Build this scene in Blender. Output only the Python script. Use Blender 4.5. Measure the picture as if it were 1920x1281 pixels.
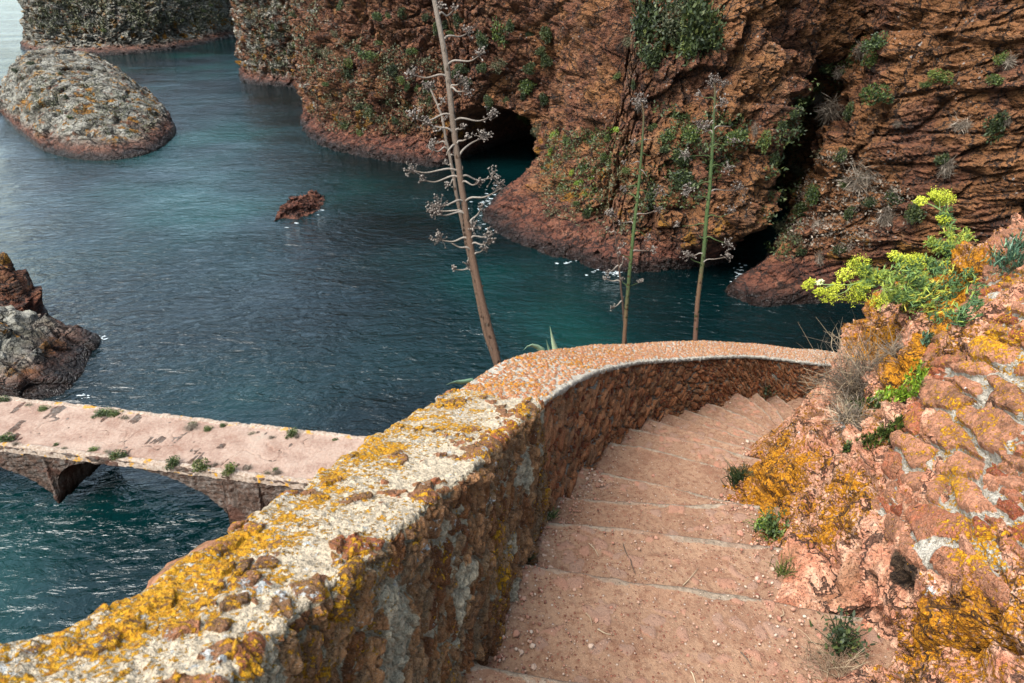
import bpy, math, random
import numpy as np
from mathutils import Vector, Matrix
from mathutils.bvhtree import BVHTree

R = math.radians
SC = bpy.context.scene
for o in list(bpy.data.objects):
    bpy.data.objects.remove(o)
COL = SC.collection
random.seed(7)

# ------------------------------------------------------------------ camera, sky, sun, exposure
HC = 14.5            # camera height over the sea
PITCH = R(29.0)
CP, SP = math.cos(PITCH), math.sin(PITCH)
cam_d = bpy.data.cameras.new("camera")
cam = bpy.data.objects.new("camera", cam_d)
COL.objects.link(cam)
cam.location = (0, 0, HC)
cam.rotation_euler = (R(90) - PITCH, 0, 0)
cam_d.sensor_width = 36
cam_d.lens = 24.0
cam_d.clip_start = 0.05
cam_d.clip_end = 6000
cam_d.dof.use_dof = True
cam_d.dof.focus_distance = 3.4
cam_d.dof.aperture_fstop = 7.1
SC.camera = cam

SUN_EL, SUN_AZ = 56.0, -126.0        # azimuth measured from +Y towards +X
world = bpy.data.worlds.new("World")
SC.world = world
world.use_nodes = True
wn = world.node_tree
wn.nodes.clear()
w_out = wn.nodes.new("ShaderNodeOutputWorld")
w_bg = wn.nodes.new("ShaderNodeBackground")
w_sky = wn.nodes.new("ShaderNodeTexSky")
w_sky.sky_type = 'NISHITA'
w_sky.sun_disc = False
w_sky.sun_elevation = R(SUN_EL)
w_sky.sun_rotation = R(SUN_AZ)
w_sky.dust_density = 2.0
w_sky.air_density = 1.0
w_sky.ozone_density = 1.0
w_hs = wn.nodes.new("ShaderNodeHueSaturation")
w_hs.inputs['Saturation'].default_value = 0.72
wn.links.new(w_sky.outputs[0], w_hs.inputs['Color'])
w_mx = wn.nodes.new("ShaderNodeMix"); w_mx.data_type = 'RGBA'; w_mx.blend_type = 'MULTIPLY'      # thin grey-green overcast
w_mx.inputs['Factor'].default_value = 1.0
w_mx.inputs[7].default_value = (0.92, 1.0, 0.96, 1)
wn.links.new(w_hs.outputs[0], w_mx.inputs[6])
wn.links.new(w_mx.outputs[2], w_bg.inputs['Color'])
wn.links.new(w_bg.outputs[0], w_out.inputs['Surface'])
w_bg.inputs['Strength'].default_value = 0.135

sun_d = bpy.data.lights.new("sun", 'SUN')
sun = bpy.data.objects.new("sun", sun_d)
COL.objects.link(sun)
sun_d.energy = 3.4
sun_d.angle = R(46.0)
sun_d.color = (1.0, 0.97, 0.93)
_sd = Vector((math.sin(R(SUN_AZ)) * math.cos(R(SUN_EL)), math.cos(R(SUN_AZ)) * math.cos(R(SUN_EL)), math.sin(R(SUN_EL))))
sun.rotation_euler = _sd.to_track_quat('Z', 'Y').to_euler()
sun.location = (0, 0, 60)
SC.view_settings.view_transform = 'Standard'
SC.view_settings.look = 'None'
SC.view_settings.gamma = 1.0
SC.view_settings.exposure = 1.9
SC.cycles.max_bounces = 6

# ------------------------------------------------------------------ measuring helpers (photo 1920 x 1281 -> metres)
FPX = 1280.0
def ray(px, py):
    dx = (px - 960.0) / FPX; v = (py - 640.5) / FPX
    return dx, CP - v * SP, SP + v * CP            # x, forward, down
def at_h(px, py, h):
    a, b, c = ray(px, py); t = h / c
    return np.array((a * t, b * t, HC - h))
def at_t(px, py, t):
    a, b, c = ray(px, py)
    return np.array((a * t, b * t, HC - c * t))
def at_y(px, py, y):
    a, b, c = ray(px, py); t = y / b
    return np.array((a * t, y, HC - c * t))
def project(P):
    x, y, h = P[..., 0], P[..., 1], HC - P[..., 2]
    d = y * CP + h * SP
    return 960 + FPX * x / d, 640.5 + FPX * (h * CP - y * SP) / d

# ------------------------------------------------------------------ noise
def _hash(i, j, k, seed):
    h = (i.astype(np.int64) * 374761393 + j.astype(np.int64) * 668265263 + k.astype(np.int64) * 2147483647 + seed * 974711) & 0xFFFFFFFF
    h = ((h ^ (h >> 13)) * 1274126177) & 0xFFFFFFFF
    h = ((h ^ (h >> 16)) * 2246822519) & 0xFFFFFFFF
    return (h ^ (h >> 15)) & 0xFFFFFFFF
def gnoise(P, seed=0):
    P = np.asarray(P, dtype=np.float64)
    I = np.floor(P).astype(np.int64); F = P - I
    U = F * F * F * (F * (F * 6 - 15) + 10)
    out = 0
    for a in (0, 1):
        for b in (0, 1):
            for c in (0, 1):
                h = _hash(I[..., 0] + a, I[..., 1] + b, I[..., 2] + c, seed)
                gx = (h & 1023) / 511.5 - 1; gy = ((h >> 10) & 1023) / 511.5 - 1; gz = ((h >> 20) & 1023) / 511.5 - 1
                d = gx * (F[..., 0] - a) + gy * (F[..., 1] - b) + gz * (F[..., 2] - c)
                w = (U[..., 0] if a else 1 - U[..., 0]) * (U[..., 1] if b else 1 - U[..., 1]) * (U[..., 2] if c else 1 - U[..., 2])
                out = out + w * d
    return out * 1.25
def fbm(P, octv=4, seed=0, gain=0.5, lac=2.03):
    s = 0; a = 1; t = 0
    for o in range(octv):
        s = s + a * gnoise(P * (lac ** o) + o * 17.3, seed + o); t += a; a *= gain
    return s / t * 1.5
def ridged(P, octv=4, seed=0, gain=0.5, lac=2.05):
    s = 0; a = 1; t = 0
    for o in range(octv):
        s = s + a * (1 - np.abs(gnoise(P * (lac ** o) + o * 9.1, seed + o)) * 2.2); t += a; a *= gain
    return s / t
def worley(P, seed=0, jit=0.9):
    """F1, F2, random number of the nearest cell, vector to the nearest feature"""
    P = np.asarray(P, dtype=np.float64)
    I = np.floor(P).astype(np.int64); F = P - I
    sh = P.shape[:-1]
    f1 = np.full(sh, 9.0); f2 = np.full(sh, 9.0); idr = np.zeros(sh); vx = np.zeros(sh); vy = np.zeros(sh); vz = np.zeros(sh)
    for a in (-1, 0, 1):
        for b in (-1, 0, 1):
            for c in (-1, 0, 1):
                h = _hash(I[..., 0] + a, I[..., 1] + b, I[..., 2] + c, seed)
                px = a + 0.5 + jit * ((h & 1023) / 1023.0 - 0.5) - F[..., 0]
                py = b + 0.5 + jit * (((h >> 10) & 1023) / 1023.0 - 0.5) - F[..., 1]
                pz = c + 0.5 + jit * (((h >> 20) & 1023) / 1023.0 - 0.5) - F[..., 2]
                d = np.sqrt(px * px + py * py + pz * pz)
                m = d < f1
                f2 = np.where(m, f1, np.minimum(f2, d))
                idr = np.where(m, ((h * 2654435761) & 0xFFFF) / 65535.0, idr)
                vx = np.where(m, px, vx); vy = np.where(m, py, vy); vz = np.where(m, pz, vz)
                f1 = np.where(m, d, f1)
    return f1, f2, idr, np.stack((vx, vy, vz), -1)
def worley2(P, seed=0, jit=0.9):
    P = np.asarray(P, dtype=np.float64)
    I = np.floor(P).astype(np.int64); F = P - I
    sh = P.shape[:-1]
    z = np.zeros(sh, dtype=np.int64)
    f1 = np.full(sh, 9.0); f2 = np.full(sh, 9.0); idr = np.zeros(sh); vx = np.zeros(sh); vy = np.zeros(sh)
    for a in (-1, 0, 1):
        for b in (-1, 0, 1):
            h = _hash(I[..., 0] + a, I[..., 1] + b, z, seed)
            px = a + 0.5 + jit * ((h & 1023) / 1023.0 - 0.5) - F[..., 0]
            py = b + 0.5 + jit * (((h >> 10) & 1023) / 1023.0 - 0.5) - F[..., 1]
            d = np.sqrt(px * px + py * py)
            m = d < f1
            f2 = np.where(m, f1, np.minimum(f2, d))
            idr = np.where(m, ((h * 2654435761) & 0xFFFF) / 65535.0, idr)
            vx = np.where(m, px, vx); vy = np.where(m, py, vy)
            f1 = np.where(m, d, f1)
    return f1, f2, idr, np.stack((vx, vy), -1)
def ledges(x, seed, drop=0.12):
    i = np.floor(x).astype(np.int64); f = x - i
    z = np.zeros_like(i)
    a = 0.35 + 0.65 * ((_hash(i, z, z, seed) & 1023) / 1023.0)
    return a * (f * np.clip((1 - f) / drop, 0, 1))
def sst(a, b, x):
    t = np.clip((x - a) / (b - a), 0, 1)
    return t * t * (3 - 2 * t)

# ------------------------------------------------------------------ mesh helpers
def link(name, me, mat=None, parent=None):
    o = bpy.data.objects.new(name, me)
    COL.objects.link(o)
    if mat is not None:
        me.materials.append(mat)
    if parent is not None:
        o.parent = parent
    return o
def tag(o, label=None, cat=None, group=None, kind=None):
    if label: o['label'] = label
    if cat: o['category'] = cat
    if group: o['group'] = group
    if kind: o['kind'] = kind
    return o
def empty(name, loc=(0, 0, 0), rz=0):
    o = bpy.data.objects.new(name, None)
    COL.objects.link(o)
    o.location = loc; o.rotation_euler = (0, 0, rz)
    o.empty_display_size = 0.1
    return o
def raw_mesh(name, V, Fq, smooth=True, attrs=None):
    """V (n,3); Fq (m,4) or (m,3) int arrays (or list of the two)"""
    V = np.ascontiguousarray(V, dtype=np.float32).reshape(-1, 3)
    Fs = Fq if isinstance(Fq, list) else [Fq]
    Fs = [np.asarray(f, dtype=np.int32) for f in Fs if len(f)]
    me = bpy.data.meshes.new(name)
    nl = sum(f.size for f in Fs); nf = sum(len(f) for f in Fs)
    me.vertices.add(len(V)); me.vertices.foreach_set('co', V.ravel())
    me.loops.add(nl); me.loops.foreach_set('vertex_index', np.concatenate([f.ravel() for f in Fs]))
    me.polygons.add(nf)
    tot = np.concatenate([np.full(len(f), f.shape[1], dtype=np.int32) for f in Fs])
    st = np.concatenate(([0], np.cumsum(tot)[:-1])).astype(np.int32)
    me.polygons.foreach_set('loop_start', st)
    me.polygons.foreach_set('loop_total', tot)
    me.polygons.foreach_set('use_smooth', np.full(nf, smooth, dtype=bool))
    me.update(calc_edges=True)
    for k, a in (attrs or {}).items():
        at = me.attributes.new(k, 'FLOAT', 'POINT')
        at.data.foreach_set('value', np.ascontiguousarray(a, dtype=np.float32).ravel())
    return me
def grid_faces(nu, nv, wrap_u=False, flip=False):
    iu = np.arange(nu if wrap_u else nu - 1); iv = np.arange(nv - 1)
    A, B = np.meshgrid(iu, iv, indexing='ij')
    A2 = (A + 1) % nu
    f = np.stack((A * nv + B, A2 * nv + B, A2 * nv + B + 1, A * nv + B + 1), -1).reshape(-1, 4)
    return f[:, ::-1] if flip else f
def grid_obj(name, P, mat, attrs=None, parent=None, flip=False, wrap_u=False, keep=None, smooth=True):
    nu, nv = P.shape[:2]
    f = grid_faces(nu, nv, wrap_u, flip)
    V = P.reshape(-1, 3)
    at = {k: a.reshape(-1) for k, a in (attrs or {}).items()}
    if keep is not None:
        kk = keep.reshape(-1)
        fk = kk[f].all(1); f = f[fk]
        used = np.zeros(len(V), bool); used[f.ravel()] = True
        idx = np.cumsum(used) - 1
        f = idx[f]; V = V[used]; at = {k: a[used] for k, a in at.items()}
    return link(name, raw_mesh(name, V, f, smooth, at), mat, parent)
def gnormals(P, wrap_u=False):
    if wrap_u:
        du = np.roll(P, -1, 0) - np.roll(P, 1, 0)
    else:
        du = np.gradient(P, axis=0)
    dv = np.gradient(P, axis=1)
    n = np.cross(du, dv)
    n /= np.maximum(np.linalg.norm(n, axis=-1, keepdims=True), 1e-9)
    return n
def catmull(pts, n, closed=False):
    """evenly spaced n points on a Catmull-Rom curve through pts"""
    P = np.asarray(pts, dtype=float)
    if closed:
        Q = np.concatenate((P[-1:], P, P[:2]))
        m = len(P)
    else:
        Q = np.concatenate((2 * P[:1] - P[1:2], P, 2 * P[-1:] - P[-2:-1]))
        m = len(P) - 1
    k = 24
    t = np.linspace(0, 1, k, endpoint=False)[:, None]
    out = []
    for i in range(m):
        a, b, c, d = Q[i], Q[i + 1], Q[i + 2], Q[i + 3]
        out.append(0.5 * ((2 * b) + (-a + c) * t + (2 * a - 5 * b + 4 * c - d) * t ** 2 + (-a + 3 * b - 3 * c + d) * t ** 3))
    out = np.concatenate(out + [(P[:1] if closed else P[-1:])])
    L = np.concatenate(([0], np.cumsum(np.linalg.norm(np.diff(out[:, :min(3, out.shape[1])], axis=0), axis=1))))
    s = np.linspace(0, L[-1], n + 1)[:-1] if closed else np.linspace(0, L[-1], n)
    return np.stack([np.interp(s, L, out[:, j]) for j in range(out.shape[1])], -1)
def in_poly(x, y, poly):
    r = np.zeros(x.shape, bool); n = len(poly); j = n - 1
    for i in range(n):
        xi, yi = poly[i]; xj, yj = poly[j]
        c = ((yi > y) != (yj > y)) & (x < (xj - xi) * (y - yi) / (yj - yi + 1e-12) + xi)
        r ^= c; j = i
    return r
def poly_dist(x, y, poly, closed=True):
    """distance to the outline of a polygon"""
    d = np.full(x.shape, 1e9); n = len(poly)
    for i in range(n if closed else n - 1):
        ax, ay = poly[i]; bx, by = poly[(i + 1) % n]
        vx, vy = bx - ax, by - ay
        t = np.clip(((x - ax) * vx + (y - ay) * vy) / (vx * vx + vy * vy + 1e-12), 0, 1)
        d = np.minimum(d, np.hypot(x - ax - t * vx, y - ay - t * vy))
    return d

# ------------------------------------------------------------------ material helper
class M:
    def __init__(s, name):
        s.m = bpy.data.materials.new(name); s.m.use_nodes = True
        s.t = s.m.node_tree; s.t.nodes.clear()
        s.out = s.t.nodes.new('ShaderNodeOutputMaterial')
        s.b = s.t.nodes.new('ShaderNodeBsdfPrincipled')
        s.t.links.new(s.b.outputs[0], s.out.inputs['Surface'])
        s._co = None
    def put(s, sock, v):
        if v is None: return
        if hasattr(v, 'is_output') or isinstance(v, bpy.types.NodeSocket):
            s.t.links.new(v, sock)
        else:
            if isinstance(v, (tuple, list)) and sock.type == 'RGBA' and len(v) == 3: v = (*v, 1)
            sock.default_value = v
    def co(s):
        if s._co is None:
            s._co = s.t.nodes.new('ShaderNodeTexCoord').outputs['Object']
        return s._co
    def geo(s, k='Position'):
        return s.t.nodes.new('ShaderNodeNewGeometry').outputs[k]
    def attr(s, name):
        n = s.t.nodes.new('ShaderNodeAttribute'); n.attribute_name = name
        return n.outputs['Fac']
    def map(s, scale=(1, 1, 1), rot=(0, 0, 0), loc=(0, 0, 0), vec=None):
        n = s.t.nodes.new('ShaderNodeMapping')
        s.put(n.inputs['Vector'], vec or s.co())
        n.inputs['Scale'].default_value = scale; n.inputs['Rotation'].default_value = rot; n.inputs['Location'].default_value = loc
        return n.outputs[0]
    def noise(s, scale=1.0, detail=4, rough=0.55, vec=None, dist=0.0, lac=2.0, col=False):
        n = s.t.nodes.new('ShaderNodeTexNoise')
        s.put(n.inputs['Vector'], vec or s.co()); n.inputs['Scale'].default_value = scale
        n.inputs['Detail'].default_value = detail; n.inputs['Roughness'].default_value = rough
        n.inputs['Distortion'].default_value = dist; n.inputs['Lacunarity'].default_value = lac
        return n.outputs['Color' if col else 'Fac']
    def vor(s, scale=1.0, feat='F1', vec=None, out='Distance', rnd=1.0):
        n = s.t.nodes.new('ShaderNodeTexVoronoi'); n.feature = feat
        s.put(n.inputs['Vector'], vec or s.co()); n.inputs['Scale'].default_value = scale
        n.inputs['Randomness'].default_value = rnd
        return n.outputs[out]
    def mr(s, v, a, b, c=0.0, d=1.0, smooth=True):
        n = s.t.nodes.new('ShaderNodeMapRange'); n.interpolation_type = 'SMOOTHSTEP' if smooth else 'LINEAR'
        s.put(n.inputs['Value'], v); n.inputs['From Min'].default_value = a; n.inputs['From Max'].default_value = b
        n.inputs['To Min'].default_value = c; n.inputs['To Max'].default_value = d
        return n.outputs['Result']
    def math(s, op, a, b=None, c=None):
        n = s.t.nodes.new('ShaderNodeMath'); n.operation = op
        s.put(n.inputs[0], a)
        if b is not None: s.put(n.inputs[1], b)
        if c is not None: s.put(n.inputs[2], c)
        return n.outputs[0]
    def mix(s, f, a, b, mode='MIX'):
        n = s.t.nodes.new('ShaderNodeMix'); n.data_type = 'RGBA'; n.blend_type = mode
        s.put(n.inputs['Factor'], f)
        s.put(n.inputs[6], a); s.put(n.inputs[7], b)
        return n.outputs[2]
    def ramp(s, f, stops, interp='LINEAR'):
        n = s.t.nodes.new('ShaderNodeValToRGB'); n.color_ramp.interpolation = interp
        e = n.color_ramp.elements
        while len(e) < len(stops): e.new(0.5)
        for i, (p, c) in enumerate(stops):
            e[i].position = p; e[i].color = (*c, 1) if len(c) == 3 else c
        s.put(n.inputs[0], f)
        return n.outputs[0]
    def sep(s, v, k):
        n = s.t.nodes.new('ShaderNodeSeparateXYZ'); s.put(n.inputs[0], v)
        return n.outputs[k]
    def bump(s, h, dist=0.02, strength=1.0, normal=None):
        n = s.t.nodes.new('ShaderNodeBump')
        n.inputs['Strength'].default_value = strength; n.inputs['Distance'].default_value = dist
        s.put(n.inputs['Height'], h)
        if normal is not None: s.put(n.inputs['Normal'], normal)
        return n.outputs[0]
    def grade(s, col, gamma=1.25, mul=1.0):
        n = s.t.nodes.new('ShaderNodeGamma'); s.put(n.inputs[0], col); n.inputs[1].default_value = gamma
        if mul == 1.0: return n.outputs[0]
        h = s.t.nodes.new('ShaderNodeHueSaturation'); s.put(h.inputs['Color'], n.outputs[0]); h.inputs['Value'].default_value = mul
        return h.outputs[0]
    def sat(s, col, v):
        h = s.t.nodes.new('ShaderNodeHueSaturation'); s.put(h.inputs['Color'], col); h.inputs['Saturation'].default_value = v
        return h.outputs[0]
    def done(s, col=None, rough=None, normal=None, spec=0.3, **kw):
        if col is not None: s.put(s.b.inputs['Base Color'], col)
        if rough is not None: s.put(s.b.inputs['Roughness'], rough)
        if normal is not None: s.put(s.b.inputs['Normal'], normal)
        s.put(s.b.inputs['Specular IOR Level'], spec)
        for k, v in kw.items(): s.put(s.b.inputs[k], v)
        return s.m

# ------------------------------------------------------------------ materials
def mat_cliff():
    """orange-brown sandstone to grey lichened granite; attribute 'grey' 0..1, 'wet' height over the sea in z"""
    m = M('cliff_rock')
    P = m.geo()
    z = m.sep(P, 2)
    n1 = m.noise(0.22, 5, 0.6, vec=P)
    n2 = m.noise(1.3, 6, 0.65, vec=P)
    n3 = m.noise(6.0, 4, 0.7, vec=P)
    col = m.ramp(m.math('MULTIPLY_ADD', n2, 0.7, m.math('MULTIPLY', n1, 0.4)),
                 [(0.34, (0.075, 0.034, 0.02)), (0.45, (0.20, 0.085, 0.045)), (0.54, (0.32, 0.145, 0.075)), (0.64, (0.46, 0.245, 0.13)), (0.76, (0.52, 0.36, 0.24))])
    # stone dust and fine speckle
    col = m.mix(m.mr(n3, 0.35, 0.75, 0.0, 0.45), col, (0.16, 0.075, 0.04))
    ochre = m.mr(m.math('ADD', m.noise(0.35, 3, 0.5, vec=m.map(loc=(11, 3, 5), vec=P)), m.math('MULTIPLY', m.sep(P, 0), 0.006)), 0.5, 0.66)
    col = m.mix(m.math('MULTIPLY', ochre, 0.5), col, (0.46, 0.235, 0.085))
    # grey lichen patches
    g = m.attr('grey')
    gn = m.noise(0.9, 6, 0.7, vec=m.map(loc=(3, 7, 1), vec=P))
    gm = m.math('ADD', gn, m.math('MULTIPLY_ADD', g, 0.42, -0.36))
    gmask = m.mr(gm, 0.40, 0.48)
    gcol = m.ramp(m.noise(0.55, 7, 0.72, vec=m.map(scale=(1, 1, 2.4), rot=(0.3, 0.5, 0), vec=P)), [(0.3, (0.07, 0.062, 0.045)), (0.42, (0.27, 0.26, 0.21)), (0.56, (0.56, 0.55, 0.49)), (0.70, (0.34, 0.33, 0.20))])
    col = m.mix(m.math('MULTIPLY', gmask, 0.9), col, gcol)
    # moss and thin scrub on it
    mo = m.math('MULTIPLY', m.mr(m.noise(0.5, 6, 0.72, vec=m.map(loc=(31, 7, 1), vec=P)), 0.54, 0.6), m.attr('moss'))
    col = m.mix(m.math('MULTIPLY', mo, 0.8), col, m.ramp(n3, [(0.35, (0.035, 0.04, 0.015)), (0.6, (0.11, 0.1, 0.045))]))
    # small white lichen flecks
    fl = m.math('MULTIPLY', m.mr(m.vor(3.1, vec=m.map(loc=(0, 0, 5), vec=P)), 0.20, 0.14), m.mr(m.noise(0.4, 3, 0.6, vec=P), 0.5, 0.58))
    col = m.mix(m.math('MULTIPLY', fl, 0.8), col, (0.5, 0.48, 0.46))
    # yellow lichen in a band over the splash zone
    yb = m.math('MULTIPLY', m.mr(z, 1.0, 1.8), m.mr(z, 5.5, 2.5))
    ym = m.math('MULTIPLY', m.mr(m.noise(0.6, 5, 0.65, vec=m.map(loc=(1, 17, 2), vec=P)), 0.56, 0.6), m.math('ADD', m.math('MULTIPLY', yb, 0.8), m.math('MULTIPLY', g, 0.6)))
    col = m.mix(ym, col, (0.42, 0.22, 0.03))
    # splash zone: scoured red rock, then dark wet rock at the waterline
    zz = m.math('ADD', z, m.math('MULTIPLY_ADD', n1, -1.6, 0.8))
    red = m.mr(m.math('ADD', zz, m.math('MULTIPLY', g, 0.55)), 2.2, 1.2)
    col = m.mix(m.math('MULTIPLY', red, 0.85), col, m.ramp(n2, [(0.35, (0.10, 0.035, 0.02)), (0.5, (0.25, 0.095, 0.058)), (0.65, (0.38, 0.18, 0.115))]))
    wet = m.mr(m.math('ADD', z, m.math('MULTIPLY_ADD', n2, -1.6, 0.8)), 0.85, 0.25)
    wet = m.math('MULTIPLY', wet, m.mr(g, -1.6, -0.2, 0.15, 1.0))
    col = m.mix(m.math('MULTIPLY', wet, 0.88), col, (0.02, 0.012, 0.008))
    # joints: two sets of dark cracks, dirt and the shade inside them painted in
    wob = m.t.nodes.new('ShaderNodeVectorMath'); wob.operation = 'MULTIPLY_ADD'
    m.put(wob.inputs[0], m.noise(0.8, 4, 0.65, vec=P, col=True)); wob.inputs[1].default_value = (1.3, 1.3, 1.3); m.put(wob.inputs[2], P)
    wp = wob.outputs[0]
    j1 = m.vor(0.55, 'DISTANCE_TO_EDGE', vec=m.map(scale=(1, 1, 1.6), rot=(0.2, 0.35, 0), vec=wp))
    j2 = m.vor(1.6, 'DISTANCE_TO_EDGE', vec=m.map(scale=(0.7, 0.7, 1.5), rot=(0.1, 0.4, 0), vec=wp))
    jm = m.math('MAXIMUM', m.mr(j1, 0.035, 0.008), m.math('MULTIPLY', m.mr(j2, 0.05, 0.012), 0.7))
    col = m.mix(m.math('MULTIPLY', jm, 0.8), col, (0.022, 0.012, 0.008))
    h = m.math('ADD', m.math('MULTIPLY', n2, 0.6), m.math('MULTIPLY', n3, 0.25))
    h = m.math('SUBTRACT', h, m.math('MULTIPLY', jm, 0.35))
    h2 = m.math('MINIMUM', m.vor(1.7, 'DISTANCE_TO_EDGE', vec=m.map(scale=(1, 1, 2.0), vec=P)), 0.12)
    h = m.math('ADD', h, m.math('MULTIPLY', m.noise(22, 3, 0.7, vec=P), 0.12))
    nn = m.bump(h, 0.75, 1.0)
    nn = m.bump(h2, 0.8, 0.7, nn)
    col = m.grade(col, 1.3, 0.48)
    ro = m.mr(wet, 0, 1, 0.9, 0.35, False)
    return m.done(col, ro, nn, 0.25)

def mat_water():
    m = M('sea_water')
    P = m.geo()
    big = m.noise(0.055, 2, 0.5, vec=P)
    col = m.ramp(big, [(0.42, (0.0003, 0.0030, 0.0034)), (0.54, (0.0005, 0.0075, 0.0080)), (0.66, (0.0008, 0.0185, 0.0165))])
    # wind ripples: crests across the wind, plus swell
    w1 = m.noise(1.0, 3, 0.6, vec=m.map(scale=(0.62, 1.25, 1), rot=(0, 0, R(-16)), vec=P), dist=0.9)
    w2 = m.noise(2.9, 4, 0.62, vec=m.map(scale=(0.6, 1.0, 1), rot=(0, 0, R(-26)), vec=P), dist=0.8)
    w3 = m.noise(0.22, 2, 0.5, vec=m.map(scale=(0.5, 1.1, 1), rot=(0, 0, R(-8)), vec=P))
    gust = m.mr(m.noise(0.09, 3, 0.6, vec=m.map(loc=(5, 5, 0), vec=P)), 0.3, 0.7, 0.45, 1.15)
    h = m.math('ADD', m.math('MULTIPLY', w1, 0.18), m.math('MULTIPLY', w2, 0.11))
    h = m.math('MULTIPLY', h, gust)
    h = m.math('ADD', h, m.math('MULTIPLY', w3, 0.35))
    return m.done(col, 0.06, m.bump(h, 1.0, 1.0), 0.6, IOR=1.34)

# ------------------------------------------------------------------ sea
MW = mat_water()
def build_sea():
    ys = np.concatenate((np.linspace(-60, 200, 53), np.geomspace(230, 4500, 14)))
    xs = np.concatenate((-np.geomspace(3500, 160, 14), np.linspace(-140, 140, 57), np.geomspace(160, 3500, 14)))
    X, Y = np.meshgrid(xs, ys, indexing='ij')
    o = grid_obj('water', np.stack((X, Y, X * 0), -1), MW)
    return tag(o, 'dark teal rippled sea water in the rocky inlet', kind='structure')
build_sea()

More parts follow.
